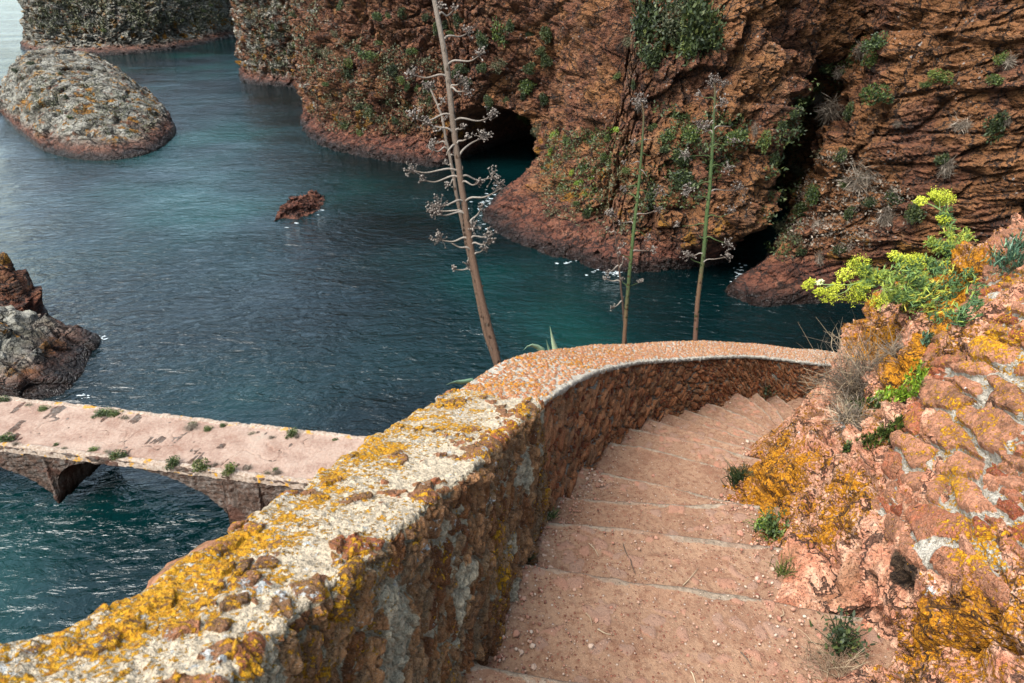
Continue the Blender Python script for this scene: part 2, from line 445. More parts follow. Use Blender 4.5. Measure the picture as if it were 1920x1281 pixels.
# ------------------------------------------------------------------ cliffs
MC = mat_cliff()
CLIFFS = []
def cliff(name, label, base_px, n_s, n_z, ztop, lean, skirt, grey, seed, amp=1.0, strata=None, caves=(), moss=0.3, top_in=60.0, nsm=9):
    """a rock wall standing on a traced waterline; lean, skirt (width, height) and grey are given per base point"""
    base = []
    k = len(base_px)
    def per(v):
        v = np.asarray(v, dtype=float)
        return np.full(k, float(v)) if v.ndim == 0 else v
    lean, grey = per(lean), per(grey)
    sw, sh = per(skirt[0]), per(skirt[1])
    for i, (x, y) in enumerate(base_px):
        p = at_h(x, y, HC)
        base.append((p[0], p[1], lean[i], sw[i], sh[i], grey[i], i))
    base = np.array(base)
    # catmull needs arc length in plan only
    C = catmull(np.concatenate((base[:, :2], base[:, :1] * 0, base[:, 2:]), 1), n_s)
    xy = C[:, :2]; lean, sw, sh, grey, pxs = C[:, 3], C[:, 4], C[:, 5], C[:, 6], C[:, 7]
    # inland normals from a smoothed curve
    w = max(5, n_s // nsm); ker = np.hanning(2 * w + 1); ker /= ker.sum()
    pad = np.concatenate((np.repeat(xy[:1], w, 0), xy, np.repeat(xy[-1:], w, 0)))
    sm = np.stack([np.convolve(pad[:, j], ker, 'valid') for j in (0, 1)], -1)
    d = np.gradient(sm, axis=0); n = np.stack((-d[:, 1], d[:, 0]), -1); n /= np.linalg.norm(n, axis=1, keepdims=True)
    z = np.concatenate((np.linspace(-1.6, ztop, n_z), np.full(10, ztop)))
    inl = np.concatenate((np.zeros(n_z), np.linspace(0.04, 1, 10) ** 1.6 * top_in))
    Z = np.broadcast_to(z, (n_s, len(z))).copy()
    SK = sw[:, None] * sst(0.0, 1, np.clip(Z / np.maximum(sh[:, None], 0.1), 0, 1)) ** 1.0
    off = lean[:, None] * np.maximum(Z, 0) + SK + np.minimum(Z, 0) * 0.8 + inl
    for (c_px, half, ht, depth) in caves:
        # an arch-shaped recess: centre and half width counted in base points, height and depth in metres
        u = (pxs - c_px) / half
        r = np.sqrt(u[:, None] ** 2 + (np.maximum(Z, 0) / ht) ** 2.4)
        off = off + depth * sst(1.12, 0.55, r)
    P = np.zeros((n_s, len(z), 3))
    P[..., 0] = xy[:, None, 0] + n[:, None, 0] * off
    P[..., 1] = xy[:, None, 1] + n[:, None, 1] * off
    P[..., 2] = Z + inl * 0.05
    N = np.broadcast_to(np.stack((-n[:, 0], -n[:, 1], n[:, 0] * 0 + 0.25), -1)[:, None, :], P.shape).copy()
    N /= np.linalg.norm(N, axis=-1, keepdims=True)
    Q = P.copy()
    warp = np.stack([fbm(Q / 4.0, 3, seed + 60 + i) for i in range(3)], -1)
    if strata is not None:
        ang, kk = strata
        ca, sa = math.cos(ang), math.sin(ang)
        a = Q[..., 0] * ca + Q[..., 2] * sa
        b = -Q[..., 0] * sa + Q[..., 2] * ca
        S = np.stack((a * 0.30, Q[..., 1] * 0.30 + 0 * a, b * 1.15), -1)
    else:
        S = Q * np.array((0.75, 0.75, 0.62))
    D = 1.5 * fbm(Q / 9.0, 3, seed) + 0.75 * fbm(Q / 3.2 + warp * 0.5, 4, seed + 3)
    rg = ridged(S * 0.55 + warp * 0.5, 4, seed + 7, gain=0.55)
    D = D + (0.45 if strata is None else 0.35) * (rg - 0.5)
    if strata is not None:
        lb = b + 0.5 * warp[..., 0] + 0.10 * Q[..., 1]
        lat = sst(-0.35, 0.15, gnoise(np.stack((a * 0.16, b * 0.5, Q[..., 1] * 0.2), -1), seed + 90))
        D = D + 0.75 * (ledges(lb / 1.9, seed + 91) - 0.3) * lat + 0.42 * (ledges(lb / 0.72 + 0.3 * warp[..., 1], seed + 92) - 0.3) + 0.16 * ledges(lb / 0.27 + 0.5 * warp[..., 2], seed + 93)
    else:
        lb = Q[..., 2] * 0.9 + Q[..., 0] * 0.42 + 0.9 * warp[..., 0]
        lat = sst(-0.2, 0.25, gnoise(Q * 0.22, seed + 90))
        D = D + 0.55 * (ledges(lb / 1.3, seed + 91) - 0.3) * lat + 0.12 * (ledges(lb / 0.5, seed + 92) - 0.3)
    # angular blocks: each cell is a tilted facet, its joints are open cracks
    for sc, am, sd in ((1.7, 0.50, 0), (0.8, 0.30, 5), (0.38, 0.15, 9)):
        W = (S / 0.75 if strata is None else S * np.array((1.3, 1.3, 1.3))) / sc + warp * 0.22 / sc
        f1, f2, idr, vec = worley(W, seed + 20 + sd)
        rd = np.stack((np.cos(idr * 43.0), np.sin(idr * 71.0), np.cos(idr * 97.0 + 1)), -1)
        D = D + am * ((idr - 0.5) * 1.1 + (vec * rd).sum(-1) * 0.9) - am * 0.9 * sst(0.09, 0.0, f2 - f1)
    D = D + 0.10 * fbm(Q / 0.45, 3, seed + 40)
    fade = sst(-1.6, 0.6, Z) * (1 - 0.6 * sst(n_z - 1, n_z + 2, np.arange(len(z)))[None, :])
    low = sst(0.35, 2.5, Z)
    D = D * (0.38 + 0.62 * low) * fade * amp
    P = P + N * D[..., None]
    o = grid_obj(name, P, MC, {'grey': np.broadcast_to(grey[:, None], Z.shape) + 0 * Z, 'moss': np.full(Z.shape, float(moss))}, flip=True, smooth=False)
    tag(o, label, 'cliff', kind='structure')
    CLIFFS.append((o, P))
    return o

cliff('cliff', 'pale grey lichened headland with a red wet foot across the inlet mouth',
      [(95, 45), (55, 70), (44, 95), (90, 104), (200, 104), (300, 96), (380, 83), (440, 68), (520, 50)],
      420, 110, 15, [0.4, 0.3, 0.15, 0.35, 0.5, 0.5, 0.45, 0.3, 0.3], ([1.5, 1.5, 1, 3, 3, 2, 1.5, 1, 1], 1.6), 0.93, 11, amp=1.25, moss=0.5)
cliff('cliff', 'grey and rust cliff with yellow lichen at its foot beyond the red cliff',
      [(500, 100), (462, 120), (450, 148), (480, 159), (530, 163), (575, 168), (640, 172), (720, 160)],
      360, 170, 17, [0.1, 0.05, 0.02, 0.2, 0.22, 0.2, 0.2, 0.2], (0.8, 1.4), [0.75, 0.75, 0.72, 0.72, 0.68, 0.6, 0.5, 0.5], 23, amp=1.0, moss=0.5)
cliff('cliff', 'tall rust red cliff with a sea cave and many dark bushes',
      [(640, 185), (585, 195), (566, 226), (574, 252), (602, 272), (650, 290), (720, 302), (800, 312), (870, 320), (940, 326), (1005, 334),
       (955, 358), (915, 388), (906, 416), (935, 444), (1000, 471), (1080, 492), (1140, 507), (1250, 505), (1335, 497), (1400, 480), (1480, 448), (1760, 415)],
      1150, 250, 18,
      [0.1, 0.05, 0.02, 0.10, 0.2, 0.25, 0.25, 0.22, 0.16, 0.12, 0.12, 0.16, 0.22, 0.28, 0.30, 0.3, 0.25, 0.2, 0.15, 0.12, 0.1, 0.1, 0.1],
      ([1, 1, 0.5, 1.5, 2.2, 2.6, 2.6, 1.6, 0.2, 0.0, 0.0, 2.6, 5.2, 6.2, 6.0, 4.8, 3.6, 2.2, -0.4, -2.6, -2.6, -1, 0],
       [1.5, 1.5, 1.5, 1.6, 1.7, 1.7, 1.7, 1.5, 1, 1, 2, 2.2, 2.8, 3.0, 3.0, 2.8, 2.4, 2.0, 2, 4, 4, 2, 2]),
      [0.55, 0.55, 0.55, 0.5, 0.42, 0.33, 0.28, 0.2, 0.05, 0.05, 0.25, 0.25, 0.2, 0.2, 0.25, 0.3, 0.25, 0.2, 0.2, 0.2, 0.2, 0.2, 0.1],
      37, amp=1.0, caves=[(8.7, 1.3, 4.6, 14.0), (20.6, 1.0, 10.0, 8.0)], moss=0.28)
cliff('cliff', 'layered orange cliff with slanting ledges behind the samphire',
      [(1560, 380), (1500, 425), (1440, 470), (1395, 515), (1358, 548), (1425, 574), (1500, 569), (1620, 572), (1760, 580), (1920, 592), (2150, 610), (2500, 640)],
      760, 300, 17,
      [0.1, 0.15, 0.25, 0.4, 0.62, 0.66, 0.56, 0.45, 0.36, 0.3, 0.3, 0.3],
      ([0, 0, 0.2, 0.8, 1.5, 1.5, 0.4, -1.8, -4.2, -5.2, -5.2, -4], [2, 2, 2, 2, 2.2, 2.2, 2.5, 4.0, 5.2, 5.6, 6, 6]),
      0.08, 53, amp=0.8, strata=(R(17), 1), moss=0.12, nsm=3)

# ------------------------------------------------------------------ rocks standing in the sea
def islet(name, label, outline_px, n_th, n_r, zfun, seed, grey, amp=1.0, p=2.2, q=2.0, group=None, zbase=-1.2, moss=0.4, outline=None, angstr=0.5, off0=0.0, fs=1.0):
    O = np.array([at_h(x, y, HC)[:2] for x, y in outline_px]) if outline is None else np.array(outline)
    c = O.mean(0)
    B = catmull(np.concatenate((O, O[:, :1] * 0), 1), n_th, closed=True)[:, :2]
    r = 1 - np.linspace(0, 1, n_r) ** 1.25
    r = np.concatenate((np.array([1.12, 1.06]), r))
    XY = c + (B - c)[:, None, :] * r[None, :, None]
    prof = np.clip(1 - np.clip(r, 0, 1) ** p, 0, 1) ** (1 / q)
    Z = zfun(XY[..., 0], XY[..., 1], c) * prof[None, :] + np.where(r > 1, (1 - r) * 14, 0)[None, :] + off0 * (r <= 1)
    P = np.concatenate((XY, Z[..., None]), -1)
    N = gnormals(P, True)
    if N[..., 2].mean() < 0: N = -N
    Q = P / fs
    warp = np.stack([fbm(Q / 2.5, 3, seed + 60 + i) for i in range(3)], -1)
    ca, sa = math.cos(angstr), math.sin(angstr)
    S = np.stack(((Q[..., 0] * ca + Q[..., 2] * sa) * 0.6, Q[..., 1] * 0.8, (-Q[..., 0] * sa + Q[..., 2] * ca) * 1.3), -1)
    D = 0.7 * fbm(Q / 4, 4, seed) + 0.45 * (ridged(S * 0.6 + warp * 0.4, 4, seed + 5) - 0.5)
    D = D + 0.5 * (ledges((Q[..., 2] * 1.1 + Q[..., 0] * math.sin(angstr) * 0.9 + 0.5 * warp[..., 0]) / 1.1, seed + 91) - 0.3)
    for sc, am, sd in ((2.4, 0.5, 0), (0.8, 0.14, 5)):
        f1, f2, idr, vec = worley(S / sc + warp * 0.15, seed + 20 + sd)
        rd = np.stack((np.cos(idr * 43.0), np.sin(idr * 71.0), np.cos(idr * 97.0 + 1)), -1)
        D = D + am * ((idr - 0.5) + (vec * rd).sum(-1) * 0.9) - am * 0.8 * sst(0.08, 0.0, f2 - f1)
    D = D * amp * sst(-0.4, 1.2 * fs, Z) ** 0.5
    P = P + N * (D * (0.4 + 0.6 * sst(0.0, 1.5 * fs, P[..., 2])))[..., None]
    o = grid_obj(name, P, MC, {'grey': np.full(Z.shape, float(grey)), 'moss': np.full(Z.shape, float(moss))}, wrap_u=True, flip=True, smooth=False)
    tag(o, label, 'rock', group)
    return o, P
ISL, ISLP = islet('rock_islet', 'large humped grey rock islet with yellow lichen standing in the open water',
      [(8, 213), (38, 252), (95, 288), (180, 301), (262, 293), (312, 270), (330, 240), (300, 205), (230, 172), (140, 160), (50, 172)],
      520, 230, lambda x, y, c: 5.9 - 0.155 * (x - (c[0] - 8.0)) + 0.03 * (y - c[1]), 71, 0.95, amp=0.58, p=2.6, q=1.7, angstr=-0.35, moss=0.55)
islet('rock', 'small orange rock at the left foot of the grey islet',
      [(-30, 196), (-10, 210), (12, 210), (24, 196), (10, 182), (-15, 180)], 120, 40, lambda x, y, c: 1.9 + 0 * x, 75, 0.0, amp=0.4, p=2, q=1.8, moss=0)
islet('reef_rock', 'low jagged red reef breaking the water in the middle of the inlet',
      [(512, 416), (530, 410), (562, 411), (590, 398), (606, 384), (607, 368), (588, 366), (560, 374), (530, 384), (520, 400)],
      260, 90, lambda x, y, c: 0.95 * ridged(np.stack((x * 1.0, y * 1.0, x * 0), -1), 3, 7) ** 1.5 - 0.18, 77, -1.6, amp=0.42, p=2, q=1.4, moss=0, fs=0.36)
islet('rock', 'dark red pointed rock at the left edge behind the grey sloping one',
      [(-150, 640), (0, 628), (60, 620), (95, 607), (88, 588), (60, 575), (0, 560), (-150, 560)],
      260, 110, lambda x, y, c: 3.1 - 0.16 * (x - c[0]), 81, 0.5, amp=0.8, p=3, q=1.6, moss=0.1, angstr=-0.5)
islet('rock', 'grey lichened sloping rock with a red spur at the left edge above the bridge',
      [(-200, 760), (0, 757), (60, 752), (122, 738), (158, 700), (172, 668), (190, 634), (160, 622), (90, 622), (0, 630), (-200, 640)],
      420, 170, lambda x, y, c: np.clip(1.9 - 0.42 * (x - c[0] + 0.6), 0.55, 2.3), 83, 1.35, amp=0.75, p=3.2, q=1.5, moss=0.35, angstr=-0.7)

# ------------------------------------------------------------------ near masonry: materials
def lichen_layers(m, col, ylw, gry, scale=1.0, ycol=((0.36, 0.17, 0.012), (0.60, 0.34, 0.02), (0.66, 0.42, 0.05)), vec=None):
    """crisp yellow and grey-white crustose lichen; ylw, gry are cover 0..1 sockets or numbers"""
    V = vec or m.co()
    big = m.noise(12 * scale, 4, 0.62, vec=m.map(loc=(9, 2, 4), vec=V))
    fine = m.noise(75 * scale, 4, 0.7, vec=V)
    f = m.math('MULTIPLY_ADD', fine, 0.95, m.math('MULTIPLY', big, 0.5))
    thr = m.math('SUBTRACT', 1.085, m.math('MULTIPLY', ylw, 0.62))
    mk = m.math('MULTIPLY', m.math('SUBTRACT', f, thr), 16.0)
    mk = m.mr(mk, 0, 1)
    yc = m.ramp(m.noise(120 * scale, 3, 0.6, vec=V), [(0.35, ycol[0]), (0.5, ycol[1]), (0.68, ycol[2])])
    big2 = m.noise(15 * scale, 4, 0.6, vec=m.map(loc=(1, 22, 4), vec=V))
    fine2 = m.noise(70 * scale, 4, 0.66, vec=m.map(loc=(1, 2, 14), vec=V))
    f2 = m.math('MULTIPLY_ADD', fine2, 0.6, m.math('MULTIPLY', big2, 0.7))
    thr2 = m.math('SUBTRACT', 1.02, m.math('MULTIPLY', gry, 0.55))
    mg = m.mr(m.math('MULTIPLY', m.math('SUBTRACT', f2, thr2), 18.0), 0, 1)
    col = m.mix(mg, col, m.ramp(m.noise(90 * scale, 3, 0.6, vec=V), [(0.3, (0.33, 0.33, 0.32)), (0.6, (0.62, 0.62, 0.60))]))
    col = m.mix(mk, col, yc)
    return col, mk, mg

def mat_masonry(name, stones, mortar, speck=(0.55, 0.45, 0.38), ycol=None, dirt=0.3, bump=0.006, gam=1.35, mul=0.60):
    """attributes: stone (0 mortar, 1 stone), tone (per-stone random), ylw, gry (lichen cover)"""
    m = M(name)
    V = m.co()
    st, tn = m.attr('stone'), m.attr('tone')
    n1 = m.noise(14, 5, 0.65, vec=V); n2 = m.noise(70, 4, 0.7, vec=V); n3 = m.noise(260, 2, 0.6, vec=V)
    k = len(stones)
    sc = m.ramp(m.math('ADD', m.math('MULTIPLY', tn, 0.85), m.math('MULTIPLY', m.math('SUBTRACT', n1, 0.5), 0.7)),
                [(0.05 + 0.85 * i / (k - 1), c) for i, c in enumerate(stones)])
    sc = m.mix(m.mr(n2, 0.4, 0.7, 0, 0.5), sc, m.mix(0.5, sc, (0.05, 0.03, 0.02)))
    sc = m.mix(m.mr(n3, 0.58, 0.68, 0, 0.5), sc, speck)
    mc = m.ramp(n2, [(0.3, tuple(c * 0.62 for c in mortar)), (0.5, mortar), (0.7, tuple(min(1, c * 1.22) for c in mortar))])
    mc = m.mix(m.mr(n3, 0.6, 0.66, 0, 0.6), mc, tuple(c * 0.5 for c in mortar))
    sc = m.mix(m.mr(m.noise(28, 5, 0.75, vec=m.map(loc=(7, 1, 3))), 0.52, 0.64, 0, 0.6), sc, m.mix(0.6, sc, (0.05, 0.03, 0.02)))
    smk = m.mr(m.math('ADD', st, m.math('MULTIPLY', m.math('SUBTRACT', n2, 0.5), 0.5)), 0.42, 0.56)
    col = m.mix(smk, mc, sc)
    col = m.mix(m.math('MULTIPLY', m.mr(m.noise(6, 5, 0.7, vec=m.map(loc=(5, 5, 5))), 0.5, 0.7), dirt), col, (0.09, 0.06, 0.035))
    kw = {'ycol': ycol} if ycol else {}
    col, mk, mg = lichen_layers(m, col, m.attr('ylw'), m.attr('gry'), **kw)
    h = m.math('ADD', m.math('MULTIPLY', n1, 1.2), m.math('MULTIPLY_ADD', n2, 0.75, m.math('MULTIPLY', n3, 0.35)))
    h = m.math('ADD', h, m.math('MULTIPLY', mk, 0.35))
    pit = m.mr(m.noise(130, 3, 0.7, vec=m.map(loc=(2, 9, 7))), 0.40, 0.33)
    h = m.math('SUBTRACT', h, m.math('MULTIPLY', pit, 0.5))
    col = m.grade(col, gam, mul)
    return m.done(col, 0.92, m.bump(h, bump, 1.0), 0.2)

REDS = [(0.26, 0.08, 0.035), (0.42, 0.15, 0.06), (0.36, 0.21, 0.11), (0.50, 0.22, 0.10), (0.55, 0.29, 0.15), (0.32, 0.19, 0.11)]
M_OLD = mat_masonry('old_lime_masonry', [(0.30, 0.11, 0.05), (0.44, 0.18, 0.09), (0.28, 0.17, 0.09), (0.5, 0.24, 0.13)], (0.62, 0.53, 0.41), dirt=0.2, bump=0.014, mul=0.53)
M_OLDF = mat_masonry('old_wall_face', [(0.26, 0.12, 0.05), (0.38, 0.19, 0.08), (0.34, 0.24, 0.15), (0.5, 0.29, 0.15), (0.30, 0.17, 0.09)], (0.52, 0.45, 0.34), dirt=0.25, bump=0.018)
M_COPE = mat_masonry('pebble_coping', [(0.42, 0.18, 0.08), (0.52, 0.26, 0.15), (0.50, 0.30, 0.16), (0.58, 0.33, 0.2)], (0.50, 0.455, 0.39), dirt=0.12, bump=0.009,
                     ycol=((0.45, 0.19, 0.012), (0.62, 0.29, 0.02), (0.66, 0.38, 0.06)))
M_FACE = mat_masonry('slab_stone_face', REDS, (0.42, 0.38, 0.32), dirt=0.3, bump=0.012)
M_RUB = mat_masonry('rubble_wall_stone', [(0.32, 0.11, 0.055), (0.50, 0.20, 0.11), (0.40, 0.21, 0.13), (0.58, 0.31, 0.20), (0.27, 0.14, 0.08)], (0.50, 0.46, 0.40), dirt=0.3, bump=0.030, mul=0.86)

def slabs(a, b, la, lb, ang, seed, warp=0.35, gap=0.07):
    """stonework pattern over wall coordinates a (along), b (up): height, stone mask, id"""
    ca, sa = np.cos(ang), np.sin(ang)
    q = np.stack((a, b, a * 0), -1)
    w = np.stack((gnoise(q / (la * 0.9) + 3, seed), gnoise(q / (la * 0.9) + 31, seed + 1)), -1) * warp
    U = (a * ca + b * sa) / la + w[..., 0]
    W = (-a * sa + b * ca) / lb + w[..., 1]
    f1, f2, idr, vec = worley2(np.stack((U, W), -1), seed)
    e = f2 - f1
    mask = sst(gap, gap + 0.12, e)
    tilt = vec[..., 0] * np.cos(idr * 57) + vec[..., 1] * np.sin(idr * 57)
    hgt = mask * (0.50 + 0.50 * idr + 0.22 * tilt) + 0.25 * mask * sst(0.05, 0.6, e)
    return hgt, mask, idr

def loft(sec, counts, smooth_pts=0):
    """sec: list of (n,3) corner curves; counts: samples between consecutive corners -> (n, sum, 3) and the running girth"""
    rows = []
    for i, c in enumerate(counts):
        t = np.linspace(0, 1, c, endpoint=(i == len(counts) - 1))[None, :, None]
        rows.append(sec[i][:, None, :] * (1 - t) + sec[i + 1][:, None, :] * t)
    P = np.concatenate(rows, 1)
    if smooth_pts:
        k = np.hanning(2 * smooth_pts + 3)[1:-1]; k /= k.sum()
        Q = np.concatenate((np.repeat(P[:, :1], smooth_pts, 1), P, np.repeat(P[:, -1:], smooth_pts, 1)), 1)
        S = sum(k[j] * Q[:, j:j + P.shape[1]] for j in range(len(k)))
        e = sst(0, smooth_pts * 2, np.minimum(np.arange(P.shape[1]), np.arange(P.shape[1])[::-1]))[None, :, None]
        P = P * (1 - e) + S * e
    return P

# ------------------------------------------------------------------ staircase geometry (nosing lines: left, mid, right; drop h below the camera)
R_H = 0.18
NOSE = [  # (L px, M px, R px)
    ((905, 1246), (1000, 1262), (1150, 1330)), ((976, 1058), (1240, 1090), (1510, 1138)), ((1006, 975), (1217, 992), (1460, 1020)),
    ((1057, 931), (1250, 941), (1413, 945)), ((1107, 879), (1245, 908), (1383, 940)), ((1150, 826), (1265, 848), (1383, 884)),
    ((1183, 801), (1290, 824), (1400, 853)), ((1217, 783), (1310, 811), (1407, 840)), ((1240, 772), (1325, 796), (1417, 827)),
    ((1270, 762), (1355, 789), (1443, 820)), ((1313, 749), (1388, 775), (1460, 813)), ((1380, 734), (1428, 764), (1467, 810)),
    ((1417, 733), (1452, 764), (1473, 790)), ((1460, 743), (1477, 756), (1490, 767))]
EDGES = []
for i, (l, c, r) in enumerate(NOSE):
    h = 1.72 + R_H * i
    EDGES.append(np.array([at_h(*l, h), at_h(*c, h), at_h(*r, h)]))
# the first edge's right end and three hidden steps beyond the bend
EDGES[0] = np.array([EDGES[0][0], EDGES[0][1], at_h(1560, 1345, 1.72)])
for k in range(1, 4):
    q = EDGES[13].copy(); q[:, 2] = HC - (1.72 + R_H * (13 + k)); q[0] += np.array((0.42, 0.06, 0)) * k; q[2] += np.array((0.33, -0.03, 0)) * k; q[1] = (q[0] + q[2]) / 2
    EDGES.append(q)
def extend(E, l, r):
    a = E[0] - E[1]; a /= np.linalg.norm(a); b = E[2] - E[1]; b /= np.linalg.norm(b)
    return np.array([E[0] + a * l, E[0], E[1], E[2], E[2] + b * r])
EX = [extend(E, 0.16, 0.42) for E in EDGES]
# an edge above the first one (the landing under the camera)
top = EX[0].copy(); top[:, 1] -= 1.3; top[:, 0] -= 0.1; top[:, 2] += R_H
EX0 = [top] + EX

def mat_step():
    m = M('trodden_step')
    V = m.geo()
    nose = m.attr('nose')
    n1 = m.noise(3.0, 5, 0.6, vec=V); n2 = m.noise(38, 5, 0.7, vec=V); n3 = m.noise(190, 3, 0.7, vec=V)
    dirt = m.ramp(n1, [(0.3, (0.35, 0.21, 0.135)), (0.5, (0.49, 0.315, 0.205)), (0.7, (0.42, 0.258, 0.165))])
    dirt = m.mix(m.math('MULTIPLY', m.attr('tread'), 0.45), dirt, (0.30, 0.165, 0.10))
    dirt = m.mix(m.mr(n2, 0.45, 0.66, 0, 0.75), dirt, (0.27, 0.135, 0.08))
    dirt = m.mix(m.mr(m.noise(8, 5, 0.7, vec=V), 0.5, 0.62, 0, 0.45), dirt, (0.30, 0.15, 0.09))
    dirt = m.mix(m.mr(n3, 0.55, 0.68, 0, 0.5), dirt, (0.60, 0.40, 0.28))
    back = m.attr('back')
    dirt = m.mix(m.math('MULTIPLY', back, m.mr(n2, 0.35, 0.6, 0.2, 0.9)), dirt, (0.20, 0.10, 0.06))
    # grit: grains of red granite and quartz
    vc = m.vor(95, vec=V, out='Color')
    gd = m.vor(95, vec=V)
    pick = m.math('GREATER_THAN', m.sep(vc, 0), 0.72)
    grain = m.ramp(m.sep(vc, 1), [(0.1, (0.28, 0.09, 0.05)), (0.5, (0.46, 0.19, 0.12)), (0.85, (0.58, 0.38, 0.28)), (0.99, (0.66, 0.56, 0.48))])
    gm = m.math('MULTIPLY', pick, m.mr(gd, 0.42, 0.3))
    dirt = m.mix(m.math('MULTIPLY', gm, 0.8), dirt, grain)
    peb = m.attr('peb')
    dirt = m.mix(m.math('MULTIPLY', m.mr(peb, 0.2, 0.5), 0.75), dirt, m.ramp(m.attr('tone'), [(0.1, (0.40, 0.17, 0.11)), (0.5, (0.52, 0.26, 0.17)), (0.9, (0.42, 0.27, 0.2))]))
    cem = m.ramp(n2, [(0.3, (0.26, 0.205, 0.15)), (0.55, (0.43, 0.335, 0.25)), (0.75, (0.52, 0.43, 0.34))])
    cem = m.mix(m.mr(n1, 0.45, 0.65, 0, 0.35), cem, (0.42, 0.2, 0.12))
    nm = m.mr(m.math('ADD', nose, m.math('MULTIPLY', m.math('SUBTRACT', n2, 0.5), 0.9)), 0.45, 0.6)
    col = m.mix(nm, dirt, cem)
    h = m.math('ADD', m.math('MULTIPLY', n2, 0.8), m.math('MULTIPLY_ADD', n3, 0.4, m.math('MULTIPLY', gm, 0.4)))
    col = m.sat(m.grade(col, 1.25, 0.54), 0.95)
    return m.done(col, 0.95, m.bump(h, 0.012, 1.0), 0.15)
M_STEP = mat_step()
STAIR = empty('staircase', tuple(EDGES[1][1]))
tag(STAIR, 'worn pink earth and cement steps winding down between the parapet and the rock', 'staircase')
inv = Matrix.Translation(-Vector(EDGES[1][1]))
def step(i):
    E0, E1 = EX0[i], EX0[i + 1]
    near = i <= 4
    sp = 0.0055 if near else 0.009
    nu = int(1.75 / sp); 
    a = catmull(E0, nu); b = catmull(E1, nu)
    # match the left ends so the tread is not twisted
    dep = np.linalg.norm((a - b)[:, :2], axis=1).max()
    nv = max(24, int(dep / sp))
    v = np.linspace(0, 1, nv)
    zt = HC - (1.72 + R_H * (i - 0)) if i > 0 else HC - 1.72
    wob = gnoise(np.stack((np.arange(nu) * sp * 4, np.full(nu, i * 7.7), np.zeros(nu)), -1), 5) * 0.016
    dirn = (b - a); dirn /= np.maximum(np.linalg.norm(dirn[:, :2], axis=1, keepdims=True), 0.05)
    b = b + dirn * wob[:, None]
    a = a - dirn * 0.05
    P = a[:, None, :] * (1 - v)[None, :, None] + b[:, None, :] * v[None, :, None]
    P[..., 2] = zt
    rise = np.linspace(0, 1, 12)[1:]
    Rr = np.repeat(b[:, None, :], len(rise), 1) + dirn[:, None, :] * 0.0
    Rr[..., :2] -= dirn[:, None, :2] * (rise * 0.02)[None, :, None]
    Rr[..., 2] = zt - rise[None, :] * (R_H + 0.05)
    P = np.concatenate((P, Rr), 1)
    dist = np.concatenate(((1 - v)[None, :] * np.linalg.norm((b - a)[:, :2], axis=1)[:, None], np.zeros((nu, len(rise)))), 1)
    riser = np.concatenate((np.zeros(nv), rise))[None, :]
    Q = P.copy()
    D = 0.012 * fbm(Q * 3.5, 4, 31) + 0.004 * fbm(Q * 22, 3, 33)
    f1, f2, idr, _ = worley2(Q[..., :2] / 0.06 + np.stack((gnoise(Q * 16, 3), gnoise(Q * 16, 4)), -1) * 0.7, 41)
    on = (idr > 0.62 - 0.22 * sst(3, 5, i)) & (gnoise(Q * 2.3 + 5, 9) > -0.15)
    dome = np.where(on, np.sqrt(np.clip(1 - (f1 / (0.30 + 0.2 * idr)) ** 2, 0, 1)), 0)
    D = D + 0.006 * dome * (riser == 0)
    nose = sst(0.042, 0.014, dist + 0.025 * gnoise(Q * 9, 8)) * (0.75 + 0.6 * gnoise(Q * 4, 12))
    P[..., 2] += D - 0.007 * sst(0.012, 0.0, dist) * (riser == 0) - 0.006 * np.cos(np.linspace(-1.5, 1.5, nu))[:, None] * (riser == 0)
    # earth banked up against both sides
    side = np.abs(np.linspace(-1, 1, nu))[:, None]
    P[..., 2] += 0.035 * sst(0.62, 1.0, side + 0.1 * gnoise(Q * 4, 15)) * sst(0.0, 0.25, dist)
    P[..., :2] += (gnoise(Q * 20, 17) * 0.006 * (riser > 0))[..., None] * dirn[:, None, :2]
    P = P - np.array(EDGES[1][1])
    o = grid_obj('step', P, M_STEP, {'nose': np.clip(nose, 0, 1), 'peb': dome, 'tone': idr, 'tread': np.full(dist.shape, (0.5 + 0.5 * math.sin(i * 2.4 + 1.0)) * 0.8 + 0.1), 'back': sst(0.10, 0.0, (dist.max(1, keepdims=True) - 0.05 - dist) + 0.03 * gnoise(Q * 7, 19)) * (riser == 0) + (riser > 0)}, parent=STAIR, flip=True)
    return o
for i in range(len(EX0) - 1):
    step(i)

# ------------------------------------------------------------------ parapet walls
def resample(P, n):
    L = np.concatenate(([0], np.cumsum(np.linalg.norm(np.diff(P, axis=0), axis=1))))
    s = np.linspace(0, L[-1], n)
    return np.stack([np.interp(s, L, P[:, j]) for j in range(3)], -1), L[-1]
def slope_plane(px, py, h0=0.60, s=0.41):
    a, b, c = ray(px, py); t = h0 / (c - s * b)
    return np.array((a * t, b * t, HC - c * t))

